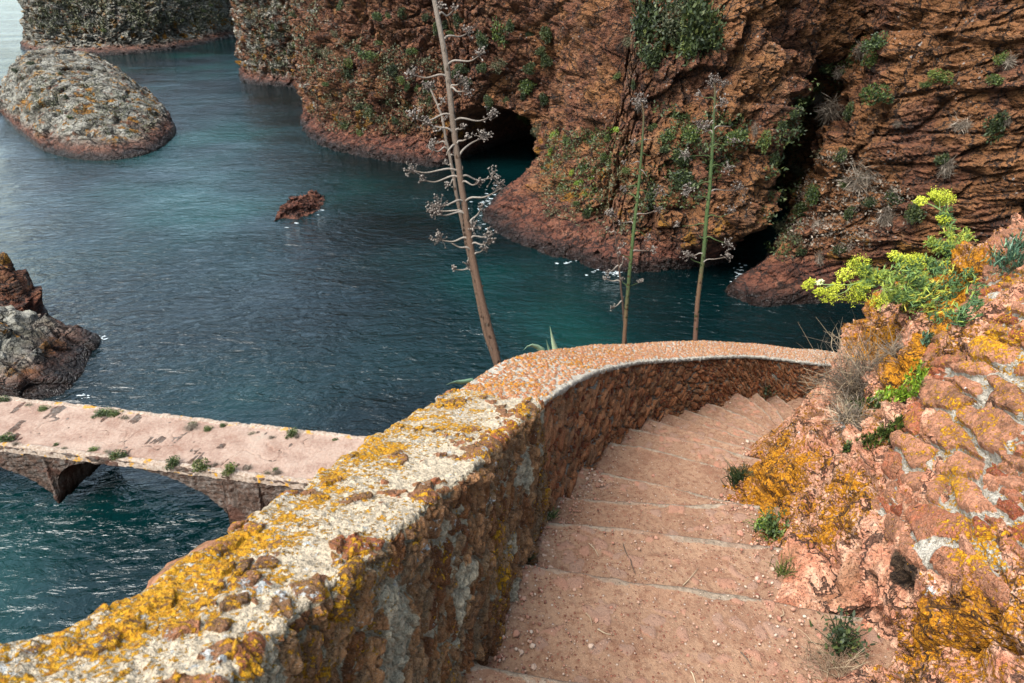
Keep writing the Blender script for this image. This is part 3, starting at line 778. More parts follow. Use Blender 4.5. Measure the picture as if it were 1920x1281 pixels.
# older straight wall: inner and outer top edges traced on its sloping top
O_IN = [slope_plane(*p) for p in [(1014, 752), (985, 778), (935, 830), (868, 892), (800, 945), (722, 1010), (650, 1075), (545, 1155), (440, 1255)]]
O_OUT = [slope_plane(*p) for p in [(846, 733), (795, 760), (725, 800), (640, 855), (560, 912), (430, 992), (275, 1100), (120, 1172), (0, 1216)]]
O_IN.append(O_IN[-1] + (O_IN[-1] - O_IN[-2]) * 2.2); O_OUT.append(O_OUT[-1] + (O_OUT[-1] - O_OUT[-2]) * 2.6)
def build_old_wall():
    n = 900
    I = resample(catmull(O_IN[::-1], 400), n)[0]; O = resample(catmull(O_OUT[::-1], 400), n)[0]
    L = np.linalg.norm(np.diff(I, axis=0), axis=1).sum()
    t = I[-1] - I[0]; t[2] = 0; t /= np.linalg.norm(t)
    nrm = np.array((t[1], -t[0], 0))             # towards the steps
    Ib = I + nrm * 0.11; Ib[:, 2] -= 1.25
    Ob = O - nrm * 0.06; Ob[:, 2] -= 1.1
    P = loft([Ob, O, I, Ib], [60, 170, 330], 7)
    G = np.concatenate((np.zeros((n, 1)), np.cumsum(np.linalg.norm(np.diff(P, axis=1), axis=2), axis=1)), 1)
    N = gnormals(P); 
    mid = P.shape[1] // 2 - 100
    if N[n // 2, 150, 2] < 0: N = -N
    A = np.broadcast_to(np.linspace(0, L, n)[:, None], G.shape)
    gtop0, gtop1 = G[:, 60:61], G[:, 230:231]
    face = sst(-0.01, 0.025, G - gtop1)          # 0 on top, 1 on the inner face
    top = sst(-0.01, 0.02, G - gtop0) * (1 - face)
    edge = np.exp(-((G - gtop1 + 0.02) / 0.05) ** 2)   # the row of stones along the inner arris
    Q = P
    # top: lumps of lime mortar with stones showing through
    w = fbm(Q * 6, 3, 2)
    lump = 0.018 * fbm(Q * 5, 5, 101, gain=0.55) + 0.007 * (ridged(Q * 17, 3, 103) - 0.5) + 0.004 * fbm(Q * 60, 2, 105)
    h1, m1, id1 = slabs(A, G - gtop1, 0.052, 0.040, 0.5, 111, 0.5, 0.10)
    on1 = (id1 > 0.66) * m1 * sst(-0.25, 0.1, w)
    he, me_, ide = slabs(A, G - gtop1 + 0.03, 0.085, 0.075, 0.35, 115, 0.2, 0.05)
    edn = sst(-0.2, 0.25, gnoise(np.stack((A * 4, A * 0, A * 0), -1), 5) + 0.12) * edge * (ide > 0.3)
    # face: upright flat stones leaning up and away, deep joints
    hf, mf, idf = slabs(A, G - gtop1, 0.13, 0.042, R(126), 121, 0.35, 0.05)
    hf2, mf2, idf2 = slabs(A, G - gtop1, 0.05, 0.018, R(130), 125, 0.4, 0.08)
    D = (lump + 0.009 * on1 * h1) * (0.4 + 0.6 * top) + edn * (0.015 * np.minimum(he, 0.9) + 0.006 * ledges(A / 0.03 + G / 0.05, 116) * me_)
    wf = fbm(Q * 3.0, 3, 130)
    sl = A * math.sin(R(126)) - (G - gtop1) * math.cos(R(126))
    big = 0.016 * fbm(Q * 3.2, 4, 131) + 0.020 * (ledges(sl / 0.075 + 0.8 * wf, 132) - 0.3) * sst(-0.4, 0.2, gnoise(Q * 5, 134)) + 0.008 * (ledges(sl / 0.022 + 1.5 * wf, 133) - 0.3)
    pock = -0.016 * sst(0.05, 0.4, gnoise(Q * 15, 133)) 
    D = D + face * (big + 0.020 * (hf - 0.5) + 0.010 * (hf2 - 0.5) * mf + 0.6 * pock + 0.006 * fbm(Q * 34, 3, 135))
    sawo = 0.02 * fbm(np.stack((A * 9, A * 0, A * 0), -1), 3, 137) * sst(0.05, 0, np.abs(G - gtop0))
    P = P + N * (D + sawo)[..., None]
    stone = np.maximum(on1 * top, np.maximum(sst(0.25, 0.6, edn * me_), face * mf * sst(-0.5, 0.0, gnoise(Q * 7, 139))))
    tone = np.where(edn > 0.3, ide, np.where(face > 0.5, idf, id1))
    acr = (G - gtop0) / np.maximum(gtop1 - gtop0, 0.01)
    ylw = top * (0.66 - 0.20 * sst(0.25, 0.8, acr) + 0.20 * fbm(Q * 3.3, 3, 141)) + face * (0.43 + 0.25 * fbm(Q * 3, 3, 143)) + 0.12 * edn
    gry = top * (0.52 + 0.1 * fbm(Q * 4, 2, 147)) + face * (0.40 + 0.15 * fbm(Q * 4, 3, 149))
    at = {'stone': stone, 'tone': tone, 'ylw': ylw, 'gry': gry}
    root = empty('parapet_wall', tuple(I[n // 2] - np.array((0, 0, 1.2))))
    tag(root, 'old thick parapet with a cream lime top crusted in yellow lichen, nearest the camera', 'wall', 'walls beside the steps')
    off = np.array(root.location)
    c = 232
    grid_obj('wall_top', P[:, :c] - off, M_OLD, {k: v[:, :c] for k, v in at.items()}, root, smooth=False)
    grid_obj('wall_face', P[:, c - 1:] - off, M_OLDF, {k: v[:, c - 1:] for k, v in at.items()}, root, smooth=False)
    # end of the wall where the newer one butts on, seen as an upright joint
    e0 = P[-1]; cen = e0[len(e0) // 2 - 100] * 0 + np.array([e0[:, 0].mean(), e0[:, 1].mean(), HC - 2.2])
    r = np.linspace(0, 1, 8)[:, None, None]
    grid_obj('wall_end', e0[None] * (1 - r) + cen[None, None] * r - off, M_OLDF, {k: np.repeat(v[-1:], 8, 0) for k, v in at.items()}, root)
    return I, O
OLD_I, OLD_O = build_old_wall()

# newer curved wall with pebbled coping
K_IN = [((1006, 760), 1.545), ((1030, 745), 1.60), ((1060, 725), 1.72), ((1098, 705), 1.86), ((1140, 690), 2.02), ((1200, 678), 2.36), ((1250, 675), 2.62), ((1300, 672), 2.88),
        ((1350, 669), 3.10), ((1400, 668), 3.32), ((1460, 673), 3.60), ((1530, 682), 3.85), ((1590, 687), 4.05), ((1650, 702), 4.25), ((1720, 722), 4.45)]
def build_new_wall():
    n = 1150
    I = resample(catmull([at_h(*p, h - 0.012) for p, h in K_IN], 500), n)[0]
    L = np.linalg.norm(np.diff(I, axis=0), axis=1).sum()
    d = np.gradient(I[:, :2], axis=0); k = np.ones(81) / 81
    d = np.stack([np.convolve(np.pad(d[:, j], 40, 'edge'), k, 'valid') for j in (0, 1)], -1)
    d /= np.linalg.norm(d, axis=1, keepdims=True)
    nr = np.stack((-d[:, 1], d[:, 0], d[:, 0] * 0), -1)      # outward, to the sea
    s = np.linspace(0, 1, n)[:, None]
    O = I + nr * (0.44 - 0.03 * s); O[:, 2] -= 0.075 * sst(0.12, 0.0, s[:, 0])
    Ib = I - nr * 0.05 + nr * 0.10 * 0; Ib[:, 2] -= 1.0
    Ob = O + nr * 0.1; Ob[:, 2] -= 1.3
    P = loft([Ob, O, I, Ib], [40, 92, 170], 3)
    G = np.concatenate((np.zeros((n, 1)), np.cumsum(np.linalg.norm(np.diff(P, axis=1), axis=2), axis=1)), 1)
    N = gnormals(P)
    if N[n // 2, 90, 2] < 0: N = -N
    A = np.broadcast_to(np.linspace(0, L, n)[:, None], G.shape)
    g0, g1 = G[:, 40:41], G[:, 132:133]
    face = sst(0.018, 0.034, G - g1 + 0.008 * gnoise(np.stack((A * 12, A * 0, A * 0), -1), 3))
    top = sst(-0.02, 0.0, G - g0) * (1 - face)
    Q = P
    f1, f2, idr, _ = worley2(np.stack((A, G), -1) / 0.027, 211, 0.8)
    rim = sst(0.028, 0.012, g1 - G + 0.012 * gnoise(Q * 18, 217)) + sst(0.03, 0.02, G - g0)
    on = (idr > 0.12) * (1 - np.clip(rim, 0, 1))
    dome = np.sqrt(np.clip(1 - (f1 / (0.30 + 0.15 * idr)) ** 2, 0, 1)) * on
    D = top * (0.0115 * dome + 0.005 * fbm(Q * 6, 3, 213) + 0.003 * fbm(Q * 50, 2, 214))
    D = D + 0.022 * fbm(np.stack((A * 5, A * 0, A * 0), -1), 3, 215) * np.exp(-((G - g1) / 0.03) ** 2)
    D = D + 0.010 * fbm(Q * 26, 3, 216) * np.exp(-((G - g1) / 0.03) ** 2)
    ang = R(143) + R(32) * sst(0.35, 0.8, s)
    hf, mf, idf = slabs(A, G - g1, 0.135, 0.050, ang, 221, 0.75, 0.08)
    hs, ms, ids = slabs(A, G - g1, 0.055, 0.022, ang, 224, 0.5, 0.10)
    bigs = idf > 0.42
    hf = np.where(bigs, hf, hs * 0.75); mf = np.where(bigs, mf, ms); idf = np.where(bigs, idf, (ids * 5.3) % 1)
    D = D + face * (0.026 * (hf - 0.55) - 0.016 + 0.012 * fbm(Q * 4, 3, 223) + 0.004 * fbm(Q * 40, 2, 225) - 0.012 * sst(0.1, 0.45, gnoise(Q * 13, 227)))
    P = P + N * D[..., None]
    stone = np.where(face > 0.5, mf * face, sst(0.1, 0.35, dome))
    tone = np.where(face > 0.5, idf, idr)
    ylw = top * (0.42 + 0.12 * sst(0.35, 0.0, s) + 0.28 * fbm(Q * 2.6, 3, 229) - 0.1 * sst(0.5, 1, (G - g0) / (g1 - g0))) + face * (0.22 + 0.25 * fbm(Q * 2.2, 3, 231))
    gry = top * 0.30 + face * (0.18 + 0.30 * sst(0.6, 0.9, s) * sst(0.15, 0.3, G - g1))
    at = {'stone': stone, 'tone': tone, 'ylw': ylw, 'gry': gry}
    root = empty('parapet_wall', tuple(I[n // 2] - np.array((0, 0, 1.0))))
    tag(root, 'curving rubble parapet with a pebble-studded coping, between the steps and the sea', 'wall', 'walls beside the steps')
    off = np.array(root.location); c = 138
    grid_obj('coping', P[:, :c] - off, M_COPE, {k: v[:, :c] for k, v in at.items()}, root)
    grid_obj('wall_face', P[:, c - 1:] - off, M_FACE, {k: v[:, c - 1:] for k, v in at.items()}, root, smooth=False)
    return I, O
NEW_I, NEW_O = build_new_wall()

# ------------------------------------------------------------------ rock bank on the right of the steps
def mat_outcrop():
    m = M('pink_rock')
    V = m.geo()
    n0 = m.noise(1.6, 4, 0.6, vec=V); n1 = m.noise(9, 6, 0.68, vec=V); n2 = m.noise(55, 4, 0.7, vec=V); n3 = m.noise(230, 2, 0.6, vec=V)
    vein = m.noise(7, 5, 0.7, vec=m.map(scale=(2.2, 0.8, 0.6), rot=(0.4, 0.5, 0.3), vec=V), dist=0.6)
    col = m.ramp(m.math('MULTIPLY_ADD', n1, 0.6, m.math('MULTIPLY', vein, 0.45)),
                 [(0.34, (0.28, 0.12, 0.07)), (0.44, (0.48, 0.235, 0.15)), (0.53, (0.60, 0.35, 0.24)), (0.62, (0.68, 0.46, 0.34)), (0.76, (0.44, 0.21, 0.12))])
    col = m.mix(m.mr(n2, 0.45, 0.7, 0, 0.45), col, (0.28, 0.10, 0.055))
    col = m.mix(m.mr(n3, 0.56, 0.66, 0, 0.4), col, (0.66, 0.46, 0.36))
    br = m.mr(m.noise(2.3, 5, 0.65, vec=m.map(loc=(3, 8, 4), vec=V)), 0.54, 0.62)
    col = m.mix(m.math('MULTIPLY', br, 0.55), col, (0.26, 0.15, 0.08))
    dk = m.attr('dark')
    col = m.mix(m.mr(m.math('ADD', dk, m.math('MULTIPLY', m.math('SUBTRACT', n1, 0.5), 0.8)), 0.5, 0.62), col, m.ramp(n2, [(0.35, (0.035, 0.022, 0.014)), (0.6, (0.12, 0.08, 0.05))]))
    col, mk, mg = lichen_layers(m, col, m.attr('ylw'), m.attr('gry'), scale=0.9, vec=V,
                                ycol=((0.26, 0.11, 0.010), (0.46, 0.225, 0.012), (0.60, 0.34, 0.03)))
    h = m.math('ADD', m.math('MULTIPLY', n1, 1.5), m.math('MULTIPLY_ADD', n2, 0.6, m.math('MULTIPLY', n3, 0.2)))
    h = m.math('ADD', h, m.math('MULTIPLY', mk, 0.5))
    pit = m.mr(m.noise(85, 4, 0.75, vec=m.map(loc=(2, 9, 7), vec=V)), 0.43, 0.35)
    col = m.mix(m.math('MULTIPLY', pit, 0.5), col, (0.12, 0.045, 0.025))
    h = m.math('SUBTRACT', h, m.math('MULTIPLY', pit, 0.6))
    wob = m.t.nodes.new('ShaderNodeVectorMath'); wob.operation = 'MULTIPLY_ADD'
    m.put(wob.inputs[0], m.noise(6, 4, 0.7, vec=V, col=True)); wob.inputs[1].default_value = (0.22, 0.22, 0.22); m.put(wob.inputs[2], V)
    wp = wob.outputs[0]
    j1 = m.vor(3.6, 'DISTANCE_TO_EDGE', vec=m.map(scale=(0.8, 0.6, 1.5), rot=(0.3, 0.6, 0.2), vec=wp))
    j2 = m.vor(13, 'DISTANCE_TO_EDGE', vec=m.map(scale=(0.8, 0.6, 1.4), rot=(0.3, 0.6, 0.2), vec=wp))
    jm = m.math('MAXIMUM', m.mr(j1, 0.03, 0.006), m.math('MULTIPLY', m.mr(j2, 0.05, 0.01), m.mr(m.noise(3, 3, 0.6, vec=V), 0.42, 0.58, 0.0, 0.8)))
    col = m.mix(m.math('MULTIPLY', jm, 0.75), col, (0.05, 0.025, 0.015))  # crack lines: their dirt and inner shade put into the rock colour
    h = m.math('SUBTRACT', h, m.math('MULTIPLY', jm, 1.0))
    col = m.grade(col, 1.35, 0.70)
    return m.done(col, 0.93, m.bump(h, 0.022, 1.0), 0.2)
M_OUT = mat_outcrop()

ROCK_CP = []     # x, y, z control points of the rock bank
def cp(px, py, t): ROCK_CP.append(at_t(px, py, t))
for p in [(1500, 900, 3.25), (1465, 803, 5.0), (1420, 850, 4.05), (1400, 885, 3.7), (1600, 1000, 2.55), (1700, 1100, 2.1), (1700, 900, 2.75), (1700, 750, 3.6), (1600, 800, 3.9), (1550, 760, 4.6),
          (1505, 766, 5.2), (1600, 705, 5.1), (1598, 650, 6.0), (1620, 585, 5.5), (1700, 560, 4.6), (1740, 512, 4.8), (1860, 455, 4.8), (1910, 500, 3.9),
          (1920, 600, 2.95), (1820, 640, 3.3), (1800, 800, 2.75), (1920, 900, 2.2), (1920, 1100, 1.8), (1920, 1281, 1.62), (1760, 1281, 1.83),
          (1580, 900, 3.0), (1650, 1000, 2.4), (1560, 850, 3.45), (1660, 650, 4.6), (1640, 1180, 2.15), (1560, 1060, 2.52)]:
    cp(*p)
for i in range(0, 14):       # foot of the bank, just beyond the right ends of the nosings
    E = EDGES[i][2]
    ROCK_CP.append(E + np.array((0.02, 0.0, -0.02)))
    if i < 13:
        d = EDGES[i][2] - EDGES[i][1]; d[2] = 0; d /= np.linalg.norm(d)
        ROCK_CP.append(E - d * 0.25 + np.array((0, 0, -0.42)))
        if i > 7: ROCK_CP.append(E - d * 0.12 + np.array((0, 0, -0.2)))
ROCK_CP += [np.array(p) for p in [(2.6, 1.2, HC - 0.75), (3.6, 1.8, HC - 0.7), (3.8, 3.4, HC - 1.15), (4.6, 2.6, HC - 0.8), (5.0, 4.4, HC - 1.7), (1.9, 0.6, HC - 1.0), (1.45, 0.4, HC - 1.4), (1.2, 0.2, HC - 1.75), (3.0, 0.2, HC - 0.5),
            (3.5, 5.35, HC - 3.6), (4.1, 5.2, HC - 3.2), (4.8, 5.6, HC - 3.6), (3.3, 6.1, HC - 4.5), (4.0, 6.0, HC - 4.4), (4.8, 6.6, HC - 5.0), (3.05, 5.6, HC - 3.95), (0.8, 0.4, HC - 2.0), (0.95, 0.9, HC - 1.9)]]
ROCK_CP = np.array(ROCK_CP)
def rbf_fit(C, lam=1e-3):
    X, z = C[:, :2], C[:, 2]
    d = np.linalg.norm(X[:, None] - X[None], axis=2)
    K = d + lam * np.eye(len(X)); n = len(X)
    A = np.zeros((n + 3, n + 3)); A[:n, :n] = K; A[:n, n:] = np.c_[np.ones(n), X]; A[n:, :n] = A[:n, n:].T
    w = np.linalg.solve(A, np.r_[z, 0, 0, 0])
    return w
RW = rbf_fit(ROCK_CP, 0.05)
def rock_z(x, y):
    out = RW[-3] + RW[-2] * x + RW[-1] * y
    for i in range(len(ROCK_CP)):
        out = out + RW[i] * np.hypot(x - ROCK_CP[i, 0], y - ROCK_CP[i, 1])
    return out
def rock_base(x0, x1, y0, y1, sp):
    xs = np.arange(x0, x1, sp); ys = np.arange(y0, y1, sp)
    X, Y = np.meshgrid(xs, ys, indexing='ij')
    # the smooth surface is evaluated coarsely and interpolated
    cx = np.linspace(x0, x1, 140); cy = np.linspace(y0, y1, 180)
    CX, CY = np.meshgrid(cx, cy, indexing='ij'); CZ = rock_z(CX, CY)
    fx = np.clip((X - x0) / (x1 - x0) * 139, 0, 138.999); fy = np.clip((Y - y0) / (y1 - y0) * 179, 0, 178.999)
    ix, iy = fx.astype(int), fy.astype(int); fx -= ix; fy -= iy
    Z = (CZ[ix, iy] * (1 - fx) * (1 - fy) + CZ[ix + 1, iy] * fx * (1 - fy) + CZ[ix, iy + 1] * (1 - fx) * fy + CZ[ix + 1, iy + 1] * fx * fy)
    return np.stack((X, Y, Z), -1)
# the masonry on the rock: outline traced in the photo
RUB_PX = [(1860, 452), (1790, 600), (1745, 660), (1700, 760), (1665, 850), (1640, 945), (1655, 1040), (1720, 1075), (1800, 1110), (2000, 1180), (2300, 1200), (2300, 380), (1960, 400)]
def build_outcrop():
    P = rock_base(0.72, 4.9, 0.0, 6.6, 0.0078)
    N = gnormals(P)
    if N[..., 2].mean() < 0: N = -N
    Q = P
    warp = np.stack([fbm(Q * 1.2, 3, 300 + i) for i in range(3)], -1)
    D = 0.09 * fbm(Q * 1.3, 4, 303) + 0.03 * (ridged(Q * np.array((1.6, 1.6, 3.0)) + warp * 0.5, 4, 305) - 0.5)
    lb = Q[..., 2] * 0.8 + Q[..., 0] * 0.55 - Q[..., 1] * 0.25 + 0.10 * warp[..., 0]
    D = D + 0.085 * (ledges(lb / 0.26, 306) - 0.3) * sst(-0.3, 0.3, gnoise(Q * 1.1, 307)) + 0.035 * (ledges(lb / 0.09 + 0.4 * warp[..., 1], 308) - 0.3) * sst(-0.2, 0.3, gnoise(Q * 2.1, 309))
    for sc, am, sd in ((0.40, 0.10, 0), (0.15, 0.040, 3), (0.055, 0.013, 6)):
        S = np.stack((Q[..., 0] - 0.3 * Q[..., 2], Q[..., 1] * 0.75, lb * 1.5), -1) / sc
        f1, f2, idr, vec = worley(S + warp * 0.12 / sc, 310 + sd)
        rd = np.stack((np.cos(idr * 43), np.sin(idr * 71), np.cos(idr * 97 + 1)), -1)
        D = D + am * (0.9 * (idr - 0.5) + 0.75 * (vec * rd).sum(-1)) - am * 0.9 * sst(0.08, 0, f2 - f1)
    D = D + 0.009 * fbm(Q * 24, 4, 320, gain=0.65) + 0.012 * (ridged(Q * np.array((14, 9, 20.)), 3, 322) - 0.5)
    er = np.array([e[2] for e in EDGES[:14]]); er = np.concatenate(([er[0] + (er[0] - er[1])], er))
    fd = poly_dist(P[..., 0], P[..., 1], [tuple(e[:2]) for e in er], closed=False)
    D = np.where(D > 0, D * (0.25 + 0.75 * sst(0.05, 0.45, fd)), D)
    P2 = P + N * D[..., None]
    px, py = project(P)
    def blob(cx, cy, rx, ry): return np.exp(-(((px - cx) / rx) ** 2 + ((py - cy) / ry) ** 2))
    front = P[..., 1] < 5.4
    ylw = 0.42 + 0.30 * fbm(Q * 2.0, 3, 330)
    for b in [(1470, 870, 85, 70, 0.36), (1440, 940, 50, 60, 0.3), (1590, 940, 45, 45, 0.34), (1530, 1000, 40, 60, 0.25), (1800, 520, 110, 60, 0.5), (1640, 650, 50, 40, 0.42), (1640, 600, 40, 40, 0.3), (1790, 610, 60, 60, 0.42),
              (1730, 1180, 90, 90, 0.26), (1870, 1180, 120, 90, 0.24), (1700, 710, 45, 30, 0.4), (1610, 770, 45, 25, 0.3), (1750, 700, 35, 60, 0.3)]:
        ylw = ylw + b[4] * blob(*b[:4]) * front
    for b in [(1600, 1090, 90, 80, -0.4), (1580, 1220, 50, 60, -0.4), (1540, 800, 50, 30, -0.1)]:
        ylw = ylw + b[4] * blob(*b[:4])
    gry = 0.30 + 0.15 * fbm(Q * 2.5, 3, 333)
    for b in [(1480, 830, 60, 35, 0.3), (1755, 1110, 25, 30, 0.5), (1720, 1200, 30, 50, 0.35), (1600, 810, 15, 10, 0.7), (1770, 570, 40, 20, 0.3)]:
        gry = gry + b[4] * blob(*b[:4])
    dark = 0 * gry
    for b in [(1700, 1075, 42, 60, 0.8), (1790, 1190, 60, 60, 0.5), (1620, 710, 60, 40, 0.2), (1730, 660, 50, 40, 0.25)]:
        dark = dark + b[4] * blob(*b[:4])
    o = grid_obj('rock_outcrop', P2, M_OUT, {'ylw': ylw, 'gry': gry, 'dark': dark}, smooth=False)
    tag(o, 'pink rock bank patched with orange lichen rising on the right of the steps', 'rock')
    return P2
ROCKP = build_outcrop()
def build_rubble():
    P = rock_base(1.05, 4.6, 0.55, 5.0, 0.0065)
    px, py = project(P)
    inside = in_poly(px, py, RUB_PX)
    dd = poly_dist(px, py, RUB_PX) * np.where(inside, 1, -1)
    dep = P[..., 1] * CP + (HC - P[..., 2]) * SP
    dm = dd / FPX * dep                             # metres to the edge of the masonry
    N = gnormals(P)
    if N[..., 2].mean() < 0: N = -N
    k = 9
    Q = P
    # wall coordinates on the slanting face
    a = Q[..., 0] * 0.72 + Q[..., 2] * 0.72 + Q[..., 1] * 0.05; b = Q[..., 1] * 0.9 - Q[..., 0] * 0.25 + Q[..., 2] * 0.25
    wv = fbm(Q * 2.2, 3, 350) * 0.08
    h1, m1, id1 = slabs(a + wv * 0.6, b, 0.105, 0.27, R(8), 351, 0.25, 0.085)
    h2, m2, id2 = slabs(a, b + wv, 0.045, 0.09, R(5), 355, 0.4, 0.08)
    big = (id1 > 0.30)
    m2 = m2 * (id2 > 0.10)
    mask = np.where(big, m1, m2); idr = np.where(big, id1, (id2 * 7.3) % 1); hh = np.where(big, h1, 0.75 * h2)
    D = 0.028 * fbm(Q * 2.6, 3, 357) + 0.036 * (hh - 0.35) + 0.016 * (ridged(Q * np.array((9, 5, 9.)), 4, 359) - 0.5) * mask + 0.012 * (ledges((b + a * 0.3 + wv) / 0.035, 358) - 0.3) * mask + 0.009 * fbm(Q * 28, 4, 361, gain=0.65)
    D = D - 0.022 * sst(0.35, 0.0, mask) * sst(0.0, 0.2, gnoise(Q * 6, 371)) + 0.006 * (ridged(Q * 26, 3, 372) - 0.5)
    jag = dm + 0.05 * fbm(Q * 5, 3, 363)
    lift = 0.030 * sst(0.0, 0.10, jag) - 0.12 * sst(0.03, -0.06, jag)
    P2 = P + N * (D + lift)[..., None]
    def blob(cx, cy, rx, ry): return np.exp(-(((px - cx) / rx) ** 2 + ((py - cy) / ry) ** 2))
    ylw = 0.44 + 0.26 * fbm(Q * 3.0, 3, 365)
    for bb in [(1860, 650, 60, 60, 0.3), (1800, 930, 40, 50, 0.3), (1800, 800, 30, 40, 0.2), (1840, 1040, 60, 40, 0.3), (1900, 560, 40, 40, 0.25)]:
        ylw = ylw + bb[4] * blob(*bb[:4])
    gry = 0.30 + 0.15 * fbm(Q * 4, 3, 367)
    o = grid_obj('rubble_wall', P2, M_RUB, {'stone': mask, 'tone': idr, 'ylw': ylw, 'gry': gry}, keep=jag > -0.06, smooth=False)
    tag(o, 'sloping wall of big red slabs in grey mortar at the right edge', 'wall')
    return P2
RUBP = build_rubble()

# ------------------------------------------------------------------ hillside under the walls and the steps
def build_hillside():
    M_SOIL = M('hillside_soil'); m = M_SOIL; V = m.geo()
    n = m.noise(3, 5, 0.65, vec=V); n2 = m.noise(18, 4, 0.7, vec=V)
    col = m.ramp(n, [(0.3, (0.12, 0.055, 0.03)), (0.5, (0.24, 0.11, 0.06)), (0.7, (0.32, 0.17, 0.1))])
    col = m.mix(m.mr(m.noise(1.2, 5, 0.7, vec=V), 0.5, 0.6, 0, 0.8), col, (0.07, 0.075, 0.03))
    mm = m.done(m.grade(col, 1.0, 0.7), 0.95, m.bump(n2, 0.05, 1.0), 0.15)
    ridge = np.concatenate((OLD_O[::12], NEW_O[::12]))
    hin = np.concatenate((OLD_I[::12], NEW_I[::12]))
    # prolong behind the camera and past the bend
    t0 = ridge[0] - ridge[8]; t0 /= np.linalg.norm(t0)
    ridge = np.concatenate(([ridge[0] + t0 * k for k in np.arange(6, 0, -0.5)], ridge)); hin = np.concatenate(([hin[0] + t0 * k for k in np.arange(6, 0, -0.5)], hin))
    t1 = ridge[-1] - ridge[-8]; t1 /= np.linalg.norm(t1)
    ridge = np.concatenate((ridge, [ridge[-1] + t1 * k for k in np.arange(0.5, 9, 0.5)])); hin = np.concatenate((hin, [hin[-1] + t1 * k for k in np.arange(0.5, 9, 0.5)]))
    xs = np.arange(-9, 15, 0.1); ys = np.arange(-6, 22, 0.1)
    X, Y = np.meshgrid(xs, ys, indexing='ij')
    best = np.full(X.shape, 1e9); hz = X * 0; side = X * 0; u = X * 0
    nk = len(ridge)
    for i in range(nk):
        d = np.hypot(X - ridge[i, 0], Y - ridge[i, 1])
        n = ridge[i, :2] - hin[i, :2]
        m_ = d < best
        hz = np.where(m_, ridge[i, 2], hz); u = np.where(m_, i / nk, u)
        side = np.where(m_, (X - ridge[i, 0]) * n[0] + (Y - ridge[i, 1]) * n[1], side)
        best = np.where(m_, d, best)
    out = side > 0
    sl = 3.2 - 2.45 * sst(0.45, 0.62, u)
    z = np.where(out, hz - 0.95 - best * sl - 0.5 * sst(0, 0.6, best), hz - 0.95 - 0.35 * sst(0, 0.3, best))
    # the far side of the stairs and the bank drops to the gully
    z = np.where(~out & (Y > 6.2), np.minimum(z, HC - 4.6 - (Y - 6.2) * 0.9), z)
    z = np.where(~out & (X > 1.6), np.minimum(z, rock_z(np.clip(X, .7, 4.9), np.clip(Y, 0, 6.6)) - 0.45 - 0.9 * np.maximum(0, X - 4.9)), z)
    z = np.maximum(z, -1.5)
    P = np.stack((X, Y, z), -1)
    P[..., 2] += 0.25 * fbm(P * 0.9, 4, 401) * (best > 0.8)
    o = grid_obj('hillside', P, mm)
    tag(o, 'steep scrubby slope falling from the parapet to the sea', kind='structure')
    return o, xs, ys, P[..., 2]
HILL, HX, HY, HZ = build_hillside()
def hill_z(x, y):
    return HZ[int(np.clip((x + 9) / 0.1, 0, len(HX) - 1)), int(np.clip((y + 6) / 0.1, 0, len(HY) - 1))]

